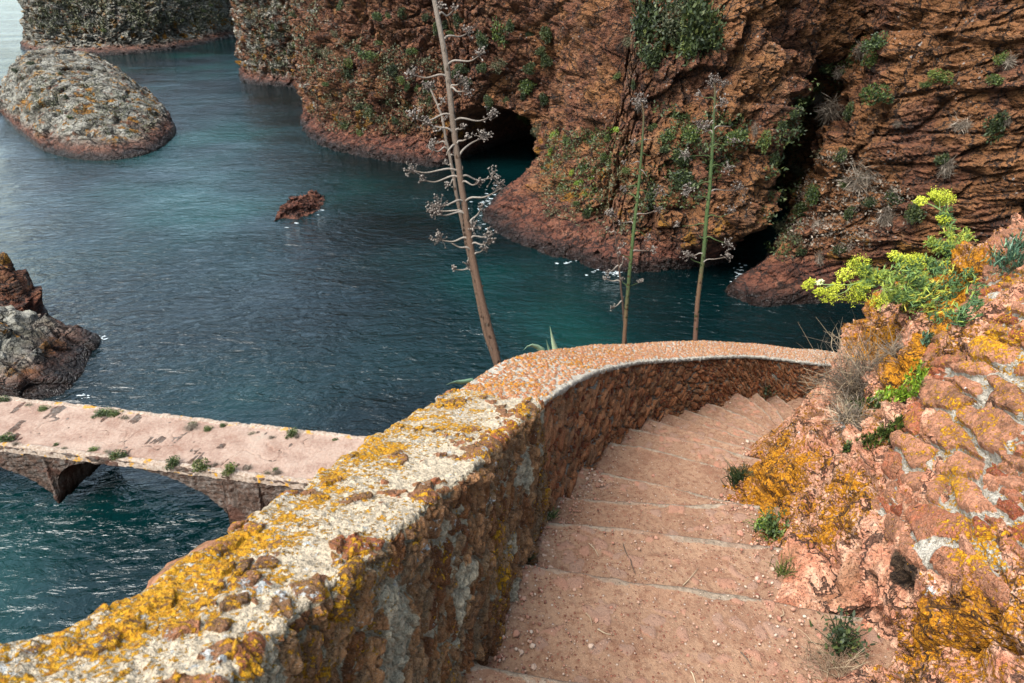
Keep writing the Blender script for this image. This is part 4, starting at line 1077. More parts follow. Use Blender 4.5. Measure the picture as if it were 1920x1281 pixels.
# ------------------------------------------------------------------ arched footbridge
def build_bridge():
    A = at_h(0, 835, 12.4); B = at_h(560, 905, 12.4)
    d = (B - A)[:2]; d /= np.hypot(*d); n = np.array((-d[1], d[0]))
    zd = A[2]; Wd = 2.28
    s = np.arange(-9, 15.0, 0.03)
    def arch(s, c, al, ar, rise, el, er):
        a = np.where(s < c, al, ar); e = np.where(s < c, el, er)
        r = np.clip(np.abs((s - c) / a), 0, 1)
        return np.where(r < 1, (1 - r ** e) ** (1 / e) * rise, -9)
    zl = np.full(s.shape, -0.9)
    for q in ((-3.0, 3.0, 4.45, 1.78, 2.5, 1.6), (4.0, 2.6, 3.05, 1.88, 3.0, 2.0), (9.75, 1.62, 1.62, 1.75, 2.5, 2.5), (-8.6, 2.2, 2.2, 1.7, 2.5, 2.5), (13.9, 1.6, 1.6, 1.6, 2.5, 2.5)):
        zl = np.maximum(zl, arch(s, *q))
    zl = np.minimum(zl, zd - 0.16)
    ns = len(s)
    jig = 0.05 * fbm(np.stack((s * 1.3, s * 0, s * 0), -1), 4, 501); jig2 = 0.05 * fbm(np.stack((s * 1.3, s * 0 + 9, s * 0), -1), 4, 502)
    org = np.array([A[0] + d[0] * 3, A[1] + d[1] * 3, 0.0])
    def W(sv, w, z):
        return np.stack((A[0] + d[0] * sv + n[0] * w, A[1] + d[1] * sv + n[1] * w, z + 0 * sv), -1)
    bx = s * 0
    pier = sst(0.9, -0.6, zl)              # piers splay at the foot
    sec = [W(s, bx + Wd * 0.5, zl), W(s, -0.30 * pier * (zl < 0.3) + jig * 0, zl), W(s, jig - 0.0, zd - 0.02 + bx), W(s, Wd + jig2, zd - 0.02 + bx), W(s, Wd + 0.3 * pier * (zl < 0.3), zl), W(s, bx + Wd * 0.5, zl)]
    P = loft(sec, [30, 70, 6, 40, 30], 0)
    N = gnormals(P)
    j0 = 60
    if (N[ns // 2, j0, :2] * n).sum() > 0: N = -N
    Q = P
    D = 0.05 * fbm(Q * 1.5, 4, 511) + 0.03 * (ridged(Q * np.array((2., 2, 6)), 3, 513) - 0.5)
    f1, f2, idr, vec = worley(Q * np.array((3.2, 3.2, 6.5)) + 0.3 * fbm(Q * 2, 2, 515)[..., None], 517)
    D = D + 0.035 * (idr - 0.5) - 0.03 * sst(0.14, 0, f2 - f1)
    P = P + N * D[..., None]
    m = M('bridge_masonry'); V = m.geo()
    n1 = m.noise(1.6, 5, 0.7, vec=V); n2 = m.noise(9, 5, 0.7, vec=V)
    streak = m.noise(1.0, 4, 0.7, vec=m.map(scale=(5, 5, 0.5), vec=V))
    col = m.ramp(m.math('MULTIPLY_ADD', n2, 0.6, m.math('MULTIPLY', n1, 0.45)), [(0.32, (0.10, 0.055, 0.035)), (0.47, (0.22, 0.13, 0.09)), (0.56, (0.31, 0.24, 0.2)), (0.68, (0.42, 0.37, 0.33))])
    col = m.mix(m.mr(streak, 0.48, 0.62, 0, 0.55), col, (0.09, 0.07, 0.055))
    col = m.mix(m.mr(m.noise(0.8, 4, 0.6, vec=m.map(loc=(4, 4, 4), vec=V)), 0.52, 0.62, 0, 0.6), col, (0.24, 0.09, 0.05))
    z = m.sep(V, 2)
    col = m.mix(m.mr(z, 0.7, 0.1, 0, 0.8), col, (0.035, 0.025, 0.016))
    h = m.math('ADD', m.math('MULTIPLY', n2, 0.7), m.math('MULTIPLY', m.noise(30, 3, 0.7, vec=V), 0.3))
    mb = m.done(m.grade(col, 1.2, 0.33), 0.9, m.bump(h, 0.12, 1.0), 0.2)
    root = empty('footbridge', tuple(org))
    tag(root, 'low stone footbridge on wide arches with a pale pink deck over the water', 'bridge')
    grid_obj('arches', P - org, mb, parent=root, wrap_u=False)
    # deck with a ragged kerb of lighter stones along both sides
    w = np.linspace(-0.03, Wd + 0.03, 92)
    S, Wg = np.meshgrid(s, w, indexing='ij')
    J = jig[:, None] * (1 - Wg / Wd) + jig2[:, None] * (Wg / Wd)
    Z = np.full(S.shape, zd + 0.0)
    ed = np.minimum(Wg, Wd - Wg)
    kerb = sst(0.22, 0.13, ed + 0.05 * gnoise(np.stack((S * 1.1, Wg * 0, S * 0), -1), 521))
    Pd = W(S, Wg + J, 0 * S); Pd[..., 2] = Z
    f1, f2, idr, _ = worley2(np.stack((S / 0.34, Wg / 0.26), -1), 523)
    crack = sst(0.035, 0.0, np.abs(fbm(Pd * 0.85, 3, 525) - 0.04)) * sst(0.0, 0.2, gnoise(Pd * 0.5, 527) + 0.1)
    Pd[..., 2] += 0.025 * fbm(Pd * 1.5, 4, 529) + 0.008 * fbm(Pd * 9, 3, 530) + kerb * (0.03 + 0.05 * (idr - 0.4) - 0.03 * sst(0.15, 0, f2 - f1)) - 0.03 * crack * (1 - kerb)
    Pd[..., 2] -= 0.22 * sst(0.02, -0.03, ed)
    m = M('bridge_deck'); V = m.geo()
    n1 = m.noise(1.3, 5, 0.65, vec=V); n2 = m.noise(12, 5, 0.7, vec=V)
    col = m.ramp(m.math('MULTIPLY_ADD', n2, 0.4, m.math('MULTIPLY', n1, 0.6)), [(0.3, (0.19, 0.10, 0.07)), (0.46, (0.27, 0.185, 0.145)), (0.56, (0.34, 0.25, 0.20)), (0.7, (0.30, 0.25, 0.20))])
    col = m.mix(m.mr(m.noise(45, 3, 0.7, vec=V), 0.52, 0.7, 0, 0.4), col, (0.35, 0.18, 0.12))
    kb = m.attr('kerb')
    kc = m.ramp(n2, [(0.35, (0.20, 0.14, 0.10)), (0.6, (0.40, 0.33, 0.27))])
    col = m.mix(m.mr(m.math('ADD', kb, m.math('MULTIPLY', m.math('SUBTRACT', n2, 0.5), 1.2)), 0.4, 0.6, 0, 0.85), col, kc)
    ym = m.mr(m.noise(2.4, 4, 0.65, vec=m.map(loc=(6, 1, 0), vec=V)), 0.57, 0.62)
    col = m.mix(m.math('MULTIPLY', m.math('MULTIPLY', ym, kb), m.mr(n2, 0.4, 0.5)), col, (0.42, 0.22, 0.02))
    md = m.done(m.grade(col, 1.1, 0.66), 0.92, m.bump(m.math('ADD', n2, m.math('MULTIPLY', m.noise(50, 3, 0.7, vec=V), 0.3)), 0.03, 1.0), 0.2)
    grid_obj('deck', Pd - org, md, {'kerb': kerb}, parent=root)
    return W, zd, Wd
BR_W, BR_Z, BR_WD = build_bridge()

# ------------------------------------------------------------------ plants: shared pieces
bpy.context.view_layer.update()
DG = bpy.context.evaluated_depsgraph_get()
def cast(px, py):
    a, b, c = ray(px, py)
    d = Vector((a, b, -c)).normalized()
    ok, loc, nor, _i, ob, _m = SC.ray_cast(DG, Vector((0, 0, HC)), d, distance=2000)
    if not ok: return None
    depth = loc.y * CP + (HC - loc.z) * SP
    if nor.dot(d) > 0: nor = -nor
    return loc, nor, depth, ob
def mat_leaf(name, stops, rough=0.6, spec=0.3, trans=0.25):
    m = M(name)
    rnd = m.t.nodes.new('ShaderNodeObjectInfo').outputs['Random']
    f = m.math('ADD', m.attr('tone'), m.math('MULTIPLY_ADD', rnd, 0.3, -0.15))
    col = m.ramp(f, [(0.05 + 0.9 * i / (len(stops) - 1), c) for i, c in enumerate(stops)])
    return m.done(m.grade(col, 1.0, 0.72), rough, None, spec)
ML = {
    'dark': mat_leaf('dark_leaves', [(0.008, 0.013, 0.004), (0.017, 0.028, 0.007), (0.036, 0.050, 0.010), (0.085, 0.092, 0.02)]),
    'green': mat_leaf('green_leaves', [(0.010, 0.020, 0.005), (0.025, 0.045, 0.008), (0.060, 0.085, 0.012), (0.14, 0.155, 0.025)]),
    'bright': mat_leaf('bright_leaves', [(0.03, 0.07, 0.006), (0.08, 0.16, 0.01), (0.17, 0.27, 0.015), (0.32, 0.38, 0.03)]),
    'olive': mat_leaf('olive_scrub', [(0.02, 0.024, 0.01), (0.045, 0.05, 0.02), (0.085, 0.08, 0.035), (0.14, 0.115, 0.06)]),
    'dry': mat_leaf('dry_scrub', [(0.045, 0.032, 0.022), (0.10, 0.075, 0.052), (0.17, 0.13, 0.095), (0.27, 0.22, 0.17)]),
    'blue': mat_leaf('blue_green_leaves', [(0.03, 0.075, 0.045), (0.07, 0.14, 0.085), (0.13, 0.22, 0.13), (0.24, 0.30, 0.12)]),
    'straw': mat_leaf('straw', [(0.10, 0.06, 0.035), (0.20, 0.13, 0.08), (0.32, 0.23, 0.14), (0.45, 0.36, 0.24)]),
}
def leaf_cloud(name, n, rng, size=(0.05, 0.10), shape='bush', droop=0.0, wid=0.5):
    """n small pointed leaves in irregular clumps inside a unit ball; returns a mesh with a 'tone' attribute"""
    nc = 7 + int(rng.integers(0, 5))
    cd = rng.normal(size=(nc, 3)); cd /= np.linalg.norm(cd, axis=1, keepdims=True)
    cc = cd * rng.uniform(0.2, 0.72, (nc, 1)); cr = rng.uniform(0.28, 0.5, nc)
    k = rng.integers(0, nc, n)
    d = rng.normal(size=(n, 3)); d /= np.linalg.norm(d, axis=1, keepdims=True)
    rr = rng.uniform(0.35, 1.0, (n, 1)) ** 0.4
    c = cc[k] + d * cr[k][:, None] * rr
    if shape == 'dry':
        c = rng.normal(size=(n, 3)) * 0.22
        ax = d + np.array((0, 0, -droop)); 
        ln = rng.uniform(size[0], size[1], n) * 1.0
    else:
        ax = d * 0.6 + rng.normal(size=(n, 3)) * 0.55 + np.array((0, 0, 0.2 - droop)); ln = rng.uniform(size[0], size[1], n)
    ax /= np.linalg.norm(ax, axis=1, keepdims=True)
    sd = np.cross(ax, rng.normal(size=(n, 3))); sd /= np.linalg.norm(sd, axis=1, keepdims=True)
    L = ln[:, None]; w = L * wid * 0.5
    V = np.stack((c, c + ax * L * 0.5 + sd * w, c + ax * L, c + ax * L * 0.5 - sd * w), 1).reshape(-1, 3)
    F = np.arange(n * 4).reshape(-1, 4)
    tone = np.clip(0.45 + 0.22 * rng.normal(size=n) + 0.25 * (rng.uniform(size=nc)[k] - 0.5), 0, 1)
    return raw_mesh(name, V, F, False, {'tone': np.repeat(tone, 4)})
RNG = np.random.default_rng(5)
BASES = {}
for kind, sh, sz, n, wid, dr in (('dark', 'bush', (0.12, 0.26), 950, 0.55, 0.0), ('green', 'bush', (0.12, 0.26), 900, 0.5, 0.0), ('bright', 'bush', (0.10, 0.2), 520, 0.5, 0.0),
                                 ('olive', 'bush', (0.10, 0.24), 560, 0.35, 0.1), ('dry', 'dry', (0.35, 0.95), 420, 0.045, 0.5)):
    BASES[kind] = []
    for v in range(4):
        me = leaf_cloud(kind + '_bush', n, RNG, sz, sh, dr, wid)
        me.materials.append(ML[kind])
        BASES[kind].append(me)
ORD = ['', 'first', 'second', 'third', 'fourth', 'fifth', 'sixth', 'seventh', 'eighth', 'ninth', 'tenth', 'eleventh', 'twelfth', 'thirteenth', 'fourteenth', 'fifteenth', 'sixteenth']
def ordinal_labels(items, noun):
    """items: list of (x, phrase, obj); writes a label that counts look-alikes of one place from the left"""
    by = {}
    for x, ph, o in items: by.setdefault(ph, []).append((x, o))
    for ph, lst in by.items():
        lst.sort(key=lambda t: t[0]); n = len(lst)
        for i, (x, o) in enumerate(lst):
            if n == 1: pos = ''
            elif i == 0: pos = 'leftmost '
            elif i == n - 1: pos = 'rightmost '
            else: pos = ORD[i + 1] + ' from left, '
            o['label'] = (pos + ph).strip()
KW = {'dark': 'dark green bush', 'green': 'green bush', 'bright': 'bright green bush', 'olive': 'olive brown bush', 'dry': 'dry grey bush'}
def zone(x, y):
    if y < 112 and x < 440 and not (y > 110 and x < 330): return 'on the grey headland'
    if x < 340: return 'on the islet'
    if x < 583 and y < 165: return 'on the grey and rust cliff'
    if x < 700:
        return 'on the red cliff left end, ' + ('high up' if y < 80 else 'halfway' if y < 165 else 'low down')
    if x < 830:
        return 'left of the tall dry stalk, ' + ('high up' if y < 80 else 'halfway' if y < 175 else 'low down')
    if x < 970: return 'right of the tall dry stalk, ' + ('high up' if y < 100 else 'above the cave')
    if x < 1150:
        if y < 150: return 'high on the cliff above the green lobe'
        return 'on the green lobe right of the cave, ' + ('upper part' if y < 300 else 'lower part')
    if x < 1460: return 'behind the two green stalks, ' + ('high up' if y < 165 else 'halfway' if y < 300 else 'low down')
    if x < 1560: return 'at the left side of the layered cliff, ' + ('high up' if y < 260 else 'halfway' if y < 380 else 'low down')
    if x < 1700: return 'on the middle of the layered cliff, ' + ('high up' if y < 260 else 'low down')
    return 'on the right of the layered cliff, ' + ('high up' if y < 200 else 'low down')
SHRUBS = [  # x, y, width px, height px, kind
 (639,18,18,22,'dark'),(709,32,16,20,'green'),(728,30,10,12,'green'),(752,27,13,20,'dark'),(800,35,18,16,'dark'),(855,47,28,26,'dark'),(835,50,16,22,'dark'),(815,57,18,26,'dark'),(843,66,16,12,'green'),
 (905,76,22,34,'dark'),(932,66,30,52,'green'),(954,58,16,30,'dark'),(989,67,16,14,'dark'),(1026,61,20,34,'dark'),(674,94,20,18,'dark'),(699,112,32,24,'green'),(771,101,20,17,'green'),
 (736,134,20,24,'dark'),(650,122,15,15,'green'),(652,139,13,16,'dark'),(624,67,12,20,'olive'),(711,80,12,9,'green'),(909,134,20,20,'dark'),(929,121,24,24,'olive'),(996,128,22,20,'dark'),
 (1026,114,20,22,'dark'),(1013,97,18,14,'dark'),(984,161,28,26,'green'),(978,180,10,16,'dark'),(921,191,16,24,'dark'),(945,188,13,13,'dark'),(972,214,16,28,'green'),(982,224,12,20,'green'),(865,134,22,16,'dark'),
 (855,146,22,16,'dark'),(875,156,20,16,'dark'),(800,171,16,30,'dark'),(807,190,14,16,'dark'),(756,150,14,16,'green'),(761,164,11,12,'green'),(780,164,13,14,'green'),(726,190,13,13,'dark'),(692,208,18,22,'dark'),
 (672,200,18,14,'dark'),(619,195,20,14,'olive'),(743,225,14,14,'dark'),(785,238,18,20,'dark'),(649,235,18,16,'dark'),(669,252,12,14,'green'),(612,158,12,10,'green'),(600,97,16,12,'olive'),(615,102,18,22,'olive'),
 (587,116,8,10,'green'),(1006,248,16,24,'olive'),(1040,256,24,20,'bright'),(1033,284,14,18,'bright'),(1159,243,36,16,'bright'),(1114,262,16,14,'bright'),(1137,262,14,18,'green'),(1083,347,24,20,'bright'),
 (1110,336,20,12,'bright'),(1073,324,14,16,'bright'),(1130,293,16,20,'green'),(1097,367,16,18,'bright'),(1062,270,14,22,'green'),(1080,386,14,10,'green'),(1107,397,16,24,'dark'),(1018,314,12,18,'bright'),
 (1215,52,40,84,'dark'),(1236,104,28,48,'dark'),(1306,48,60,88,'dark'),(1318,60,36,60,'green'),(1262,36,48,66,'olive'),(1303,90,26,30,'green'),(1021,186,15,24,'dark'),(1157,143,12,14,'green'),(1187,77,18,20,'olive'),(1187,160,8,18,'dark'),
 (1274,222,16,26,'green'),(1220,246,26,16,'dark'),(1258,254,28,26,'green'),(1302,250,36,30,'green'),(1386,262,32,34,'green'),(1192,194,20,24,'dry'),(1289,303,42,30,'dark'),(1294,347,52,38,'dark'),(1213,372,32,52,'dark'),
 (1437,262,18,34,'green'),(1445,300,18,30,'dark'),(1458,340,20,44,'dark'),(1463,385,14,28,'dark'),(1180,320,14,11,'green'),(1168,286,14,8,'green'),(1232,236,14,8,'green'),(1250,285,20,14,'dark'),
 (1602,84,34,34,'green'),(1649,88,40,32,'green'),(1640,112,26,24,'green'),(1622,96,24,30,'dry'),(1572,134,26,24,'dry'),(1548,131,22,12,'green'),(1527,168,24,20,'green'),(1505,190,26,20,'green'),(1490,212,20,14,'dark'),
 (1475,236,26,24,'dark'),(1496,246,28,22,'green'),(1480,268,18,22,'dark'),(1577,206,46,52,'dry'),(1597,216,18,32,'dark'),(1540,180,22,30,'dry'),(1541,222,13,24,'olive'),(1656,180,50,32,'green'),(1766,152,40,20,'green'),(1738,163,22,13,'green'),
 (1876,118,22,22,'green'),(1862,150,36,20,'green'),(1902,116,24,32,'dry'),(1870,253,44,52,'dark'),(1878,222,26,24,'dry'),(1808,245,46,28,'dry'),(1768,297,24,24,'dark'),(1783,310,30,44,'dry'),(1600,355,62,66,'dry'),
 (1617,336,24,14,'green'),(1582,345,14,18,'green'),(1535,366,26,38,'green'),(1501,318,34,26,'olive'),(1542,293,34,24,'olive'),(1574,295,22,24,'dark'),(1503,402,34,26,'dark'),(1475,432,30,26,'olive'),
 (1638,378,26,20,'dark'),(1681,370,34,26,'dark'),(1676,408,36,40,'dry'),(1726,397,34,38,'dark'),(1597,410,22,28,'dark'),(1530,418,22,24,'dry'),(1488,448,22,28,'olive'),(1469,452,30,22,'olive'),(1498,477,16,20,'dark'),
 (1575,476,24,20,'dark'),(1538,486,14,28,'dry'),(1690,232,20,14,'dry'),(1418,245,12,30,'dry'),
 (513,50,11,9,'green'),(495,69,9,12,'green'),(567,70,10,8,'green'),(549,86,11,10,'green'),(580,102,9,8,'green'),(535,101,9,9,'dark'),(513,131,9,8,'dark'),(468,30,9,8,'olive'),(552,30,10,12,'dark'),(524,12,10,8,'olive'),
 (193,57,8,6,'green'),(250,53,7,6,'dark'),(379,23,12,7,'green'),(60,38,14,10,'olive'),(395,12,8,6,'green'),(340,40,9,5,'green'),(310,22,9,6,'olive'),(100,20,16,8,'olive'),
 (60,121,16,9,'dark'),(32,134,12,7,'dark'),(111,139,7,6,'dark'),(72,183,9,10,'olive'),(126,183,7,9,'dark'),(134,221,9,7,'green'),(242,249,12,7,'olive'),(215,215,10,5,'olive'),
]
items = []
for (x, y, w, h, kind) in SHRUBS:
    r = None; yy = y
    for dy in (0, 3, 6, 10, 15, 22):
        r = cast(x, y + dy)
        if r is not None and r[3].name.startswith(('cliff', 'rock_islet')): break
        r = None
    if r is None: continue
    loc, nor, dep, ob = r
    me = BASES[kind][int(RNG.integers(0, 4))]
    o = bpy.data.objects.new('shrub', me); COL.objects.link(o)
    sc = dep / FPX * 0.5 * (1.0 if kind == 'bright' else 1.4)
    sx, sz = w * sc, h * sc
    nn = Vector((nor.x, nor.y, max(nor.z, 0))).normalized()
    o.location = loc + nn * min(sx, sz) * (0.3 if kind == 'bright' else 0.6)
    o.scale = (sx, (sx + sz) * 0.36, sz)
    o.rotation_euler = (RNG.uniform(-0.2, 0.2), RNG.uniform(-0.25, 0.25), RNG.uniform(-0.4, 0.4) + (math.pi if RNG.uniform() < 0.5 else 0))
    tag(o, None, 'bush', 'bushes growing on the cliffs')
    items.append((x, KW[kind] + ' ' + zone(x, y), o))
ordinal_labels(items, 'bush')
# thin scrub between the bushes of the cliffs: too small to count
def scrub_patch(label, px_poly, n, kind, size, seed):
    rng = np.random.default_rng(seed)
    xs = [p[0] for p in px_poly]; ys = [p[1] for p in px_poly]
    V, T = [], []
    tries = 0; made = 0
    while made < n and tries < n * 3:
        tries += 1
        x, y = rng.uniform(min(xs), max(xs)), rng.uniform(min(ys), max(ys))
        if not in_poly(np.array([x]), np.array([y]), px_poly)[0]: continue
        if gnoise(np.array([[x / 34.0, y / 22.0, seed]]), 3)[0] < -0.05: continue
        r = cast(x, y)
        if r is None or not r[3].name.startswith(('cliff', 'rock_islet')): continue
        made += 1
        loc = np.array(r[0]); k = 12
        c = loc + rng.normal(size=(k, 3)) * size * 0.55 + np.array(r[1]) * size * 0.3
        ax = rng.normal(size=(k, 3)) + np.array((0, 0, 0.5)); ax /= np.linalg.norm(ax, axis=1, keepdims=True)
        sd = np.cross(ax, rng.normal(size=(k, 3))); sd /= np.linalg.norm(sd, axis=1, keepdims=True)
        L = rng.uniform(0.35, 0.8, (k, 1)) * size
        V.append(np.stack((c, c + ax * L * 0.5 + sd * L * 0.22, c + ax * L, c + ax * L * 0.5 - sd * L * 0.22), 1).reshape(-1, 3))
        T.append(np.repeat(np.clip(rng.normal(size=k) * 0.2 + 0.45, 0, 1), 4))
    if not V: return
    V = np.concatenate(V); F = np.arange(len(V)).reshape(-1, 4)
    o = link('scrub', raw_mesh('scrub', V, F, False, {'tone': np.concatenate(T)}), ML[kind])
    tag(o, label, 'scrub', kind='stuff')
scrub_patch('dark green scrub trailing down the cleft between the two right cliffs', [(1560, 110), (1610, 120), (1540, 200), (1500, 280), (1500, 420), (1470, 490), (1430, 470), (1440, 300), (1470, 220)], 420, 'dark', 0.30, 14)
scrub_patch('dark hanging scrub under the top of the red cliff behind the green stalks', [(1190, 0), (1360, 0), (1350, 90), (1300, 120), (1260, 70), (1240, 130), (1205, 100)], 420, 'dark', 0.36, 15)
scrub_patch('green mats on the red cliff behind the green stalks', [(1230, 200), (1420, 220), (1400, 290), (1310, 380), (1200, 400), (1190, 330), (1260, 300)], 300, 'dark', 0.30, 16)
scrub_patch('loose green creeping plants over the lobe right of the cave', [(1030, 240), (1170, 245), (1150, 300), (1120, 400), (1060, 380), (1015, 320)], 260, 'green', 0.26, 3)
scrub_patch('dry stems among the creeping plants over the lobe right of the cave', [(1030, 240), (1170, 245), (1200, 420), (1120, 450), (1020, 400), (1005, 320)], 300, 'olive', 0.26, 13)
scrub_patch('olive scrub scattered over the red cliff left of the tall stalk', [(580, 90), (700, 70), (830, 120), (850, 230), (720, 262), (600, 250), (575, 200)], 520, 'olive', 0.34, 4)
scrub_patch('olive scrub on the crest of the grey headland', [(60, 0), (430, 0), (430, 50), (380, 60), (60, 60)], 420, 'olive', 0.75, 5)
scrub_patch('olive scrub scattered on the grey and rust cliff', [(440, 0), (600, 0), (585, 150), (460, 130)], 260, 'olive', 0.42, 6)
scrub_patch('olive scrub lying along the middle of the grey islet', [(30, 140), (150, 140), (290, 200), (300, 255), (200, 250), (60, 200)], 170, 'olive', 0.30, 7)
scrub_patch('dry brown scrub over the foot of the layered cliff', [(1490, 300), (1560, 280), (1740, 380), (1700, 430), (1560, 480), (1480, 440)], 300, 'dry', 0.26, 8)

# tufts on the footbridge
BT = [(6,748,24,14,'green','far'),(55,759,18,8,'olive','far'),(82,765,22,12,'green','far'),(190,773,34,15,'green','far'),(214,774,30,14,'green','far'),(234,782,20,14,'olive','far'),(359,798,30,24,'dry','far'),(365,794,18,12,'green','far'),
      (390,803,18,13,'green','far'),(418,797,14,9,'green','far'),(473,812,16,9,'olive','far'),(510,819,18,9,'dry','far'),(547,811,24,22,'green','far'),(556,818,14,12,'dry','far'),(630,823,12,6,'green','far'),
      (13,820,30,20,'green','near'),(30,830,16,12,'dry','near'),(105,833,11,8,'green','near'),(120,839,13,9,'olive','near'),(174,842,22,9,'green','near'),(200,845,14,12,'olive','near'),(221,852,32,20,'green','near'),(208,847,20,14,'dry','near'),
      (324,865,28,26,'green','near'),(382,868,32,30,'green','near'),(404,870,16,12,'dry','near'),(431,877,26,28,'green','near'),(466,876,22,14,'dry','near'),(500,885,18,12,'olive','near'),(520,884,24,18,'dry','near'),(516,880,12,9,'green','near')]
items = []
for (x, y, w, h, kind, edge) in BT:
    r = cast(x, y + h * 0.25)
    if r is None or r[2] > 24: r = cast(x, y + h * 0.5 + 3)
    if r is None or r[2] > 24 or r[2] < 12: continue
    loc, nor, dep, ob = r
    me = BASES[kind][int(RNG.integers(0, 4))]
    o = bpy.data.objects.new('plant_tuft', me); COL.objects.link(o)
    sc = dep / FPX * 0.5 * 1.15
    o.location = loc + Vector((0, 0, h * sc * 0.35)); o.scale = (w * sc, (w + h) * 0.45 * sc, h * sc)
    o.rotation_euler = (0, 0, RNG.uniform(0, 0.5))
    tag(o, None, 'plant', 'tufts growing along the footbridge')
    items.append((x, {'green': 'green', 'dry': 'dry brown', 'olive': 'dull olive'}[kind] + ' tuft on the ' + edge + ' edge of the footbridge', o))
ordinal_labels(items, 'tuft')

# ------------------------------------------------------------------ tubes and small plant pieces
class MB:
    """collects tubes, leaves and blobs into one mesh"""
    def __init__(s): s.V = []; s.F4 = []; s.T = []; s.n = 0
    def add(s, V, F, tone=0.5):
        V = np.asarray(V, dtype=float)
        s.V.append(V); s.F4.append(np.asarray(F) + s.n); s.n += len(V)
        s.T.append(np.full(len(V), tone) if np.isscalar(tone) else np.asarray(tone))
    def tube(s, pts, r, k=6, tone=0.5, cap=True):
        P = np.asarray(pts, dtype=float); m = len(P)
        r = np.interp(np.linspace(0, 1, m), np.linspace(0, 1, len(r)), r) if not np.isscalar(r) else np.full(m, r)
        T = np.gradient(P, axis=0); T /= np.maximum(np.linalg.norm(T, axis=1, keepdims=True), 1e-9)
        up = np.array((0.31, 0.2, 0.93)); 
        A = np.cross(T, up); bad = np.linalg.norm(A, axis=1) < 0.15
        A[bad] = np.cross(T[bad], np.array((1.0, 0.1, 0)))
        A /= np.linalg.norm(A, axis=1, keepdims=True); B = np.cross(T, A)
        th = np.linspace(0, 2 * math.pi, k, endpoint=False)
        V = P[:, None] + (A[:, None] * np.cos(th)[None, :, None] + B[:, None] * np.sin(th)[None, :, None]) * r[:, None, None]
        i, j = np.meshgrid(np.arange(m - 1), np.arange(k), indexing='ij')
        F = np.stack((i * k + j, i * k + (j + 1) % k, (i + 1) * k + (j + 1) % k, (i + 1) * k + j), -1).reshape(-1, 4)
        tn = tone if np.isscalar(tone) else np.repeat(np.interp(np.linspace(0, 1, m), np.linspace(0, 1, len(tone)), tone), k)
        V = V.reshape(-1, 3)
        if cap:
            V = np.concatenate((V, P[-1:] + T[-1:] * r[-1])); tip = len(V) - 1
            b = (m - 1) * k
            F = np.concatenate((F, np.array([(b + q, b + (q + 1) % k, tip, tip) for q in range(k)])))
            if not np.isscalar(tn): tn = np.append(tn, tn[-1])
        s.add(V, F, tn)
    def blade(s, base, tip, w, sag=0.0, tone=0.5, k=4, side=None, flat=True):
        """a leaf tapering from base to tip"""
        base, tip = np.asarray(base, float), np.asarray(tip, float)
        ax = tip - base; L = np.linalg.norm(ax) + 1e-9
        sd = np.cross(ax, (0.2, 0.3, 1.0)) if side is None else np.asarray(side, float)
        sd = sd / (np.linalg.norm(sd) + 1e-9)
        t = np.linspace(0, 1, k + 1)[:, None]
        C = base + ax * t + np.array((0, 0, 1.0)) * (sag * L * 4 * t * (1 - t))
        ww = w * np.clip(np.sin(np.pi * (0.12 + 0.88 * t)) ** 0.7, 0.04, 1) * 0.5
        V = np.concatenate((C + sd * ww, C - sd * ww)); n = k + 1
        F = [(i, i + 1, n + i + 1, n + i) for i in range(k)]
        s.add(V, F, tone)
    def blob(s, c, r, tone=0.5):
        c = np.asarray(c, float)
        D = np.array([(1, 0, 0), (0, 1, 0), (-1, 0, 0), (0, -1, 0), (0, 0, 1), (0, 0, -1)], float) * r
        V = c + D
        F = [(0, 1, 4, 4), (1, 2, 4, 4), (2, 3, 4, 4), (3, 0, 4, 4), (1, 0, 5, 5), (2, 1, 5, 5), (3, 2, 5, 5), (0, 3, 5, 5)]
        s.add(V, F, tone)
    def build(s, name, mat, parent=None, smooth=True, origin=None):
        V = np.concatenate(s.V); F = np.concatenate(s.F4); T = np.concatenate(s.T)
        if origin is not None: V = V - np.asarray(origin)
        tri = F[:, 2] == F[:, 3]
        Fs = [f for f in (F[~tri], F[tri][:, :3]) if len(f)]
        return link(name, raw_mesh(name, V, Fs, smooth, {'tone': T}), mat, parent)

def mat_stalk(name, stops, rough=0.8, along=None):
    m = M(name); V = m.geo()
    n = m.noise(14, 4, 0.7, vec=m.map(scale=(4, 4, 0.6), vec=V)); n2 = m.noise(60, 3, 0.6, vec=V)
    f = m.math('ADD', m.attr('tone'), m.math('MULTIPLY_ADD', n, 0.5, -0.25))
    col = m.ramp(f, [(0.05 + 0.9 * i / (len(stops) - 1), c) for i, c in enumerate(stops)])
    col = m.mix(m.mr(n2, 0.55, 0.7, 0, 0.6), col, (0.05, 0.03, 0.02))
    return m.done(m.grade(col, 1.1, 0.62), rough, m.bump(n, 0.01, 1.0), 0.25)
M_DEAD = mat_stalk('dead_agave_wood', [(0.05, 0.024, 0.013), (0.10, 0.056, 0.032), (0.105, 0.076, 0.054), (0.19, 0.155, 0.125), (0.33, 0.29, 0.25)])
M_GRN = mat_stalk('green_agave_stalk', [(0.07, 0.03, 0.018), (0.10, 0.05, 0.022), (0.04, 0.052, 0.012), (0.035, 0.065, 0.010), (0.12, 0.14, 0.05)])
M_HEAD = mat_leaf('dry_capsules', [(0.028, 0.019, 0.014), (0.062, 0.044, 0.034), (0.115, 0.09, 0.073), (0.24, 0.205, 0.175)], 0.9)

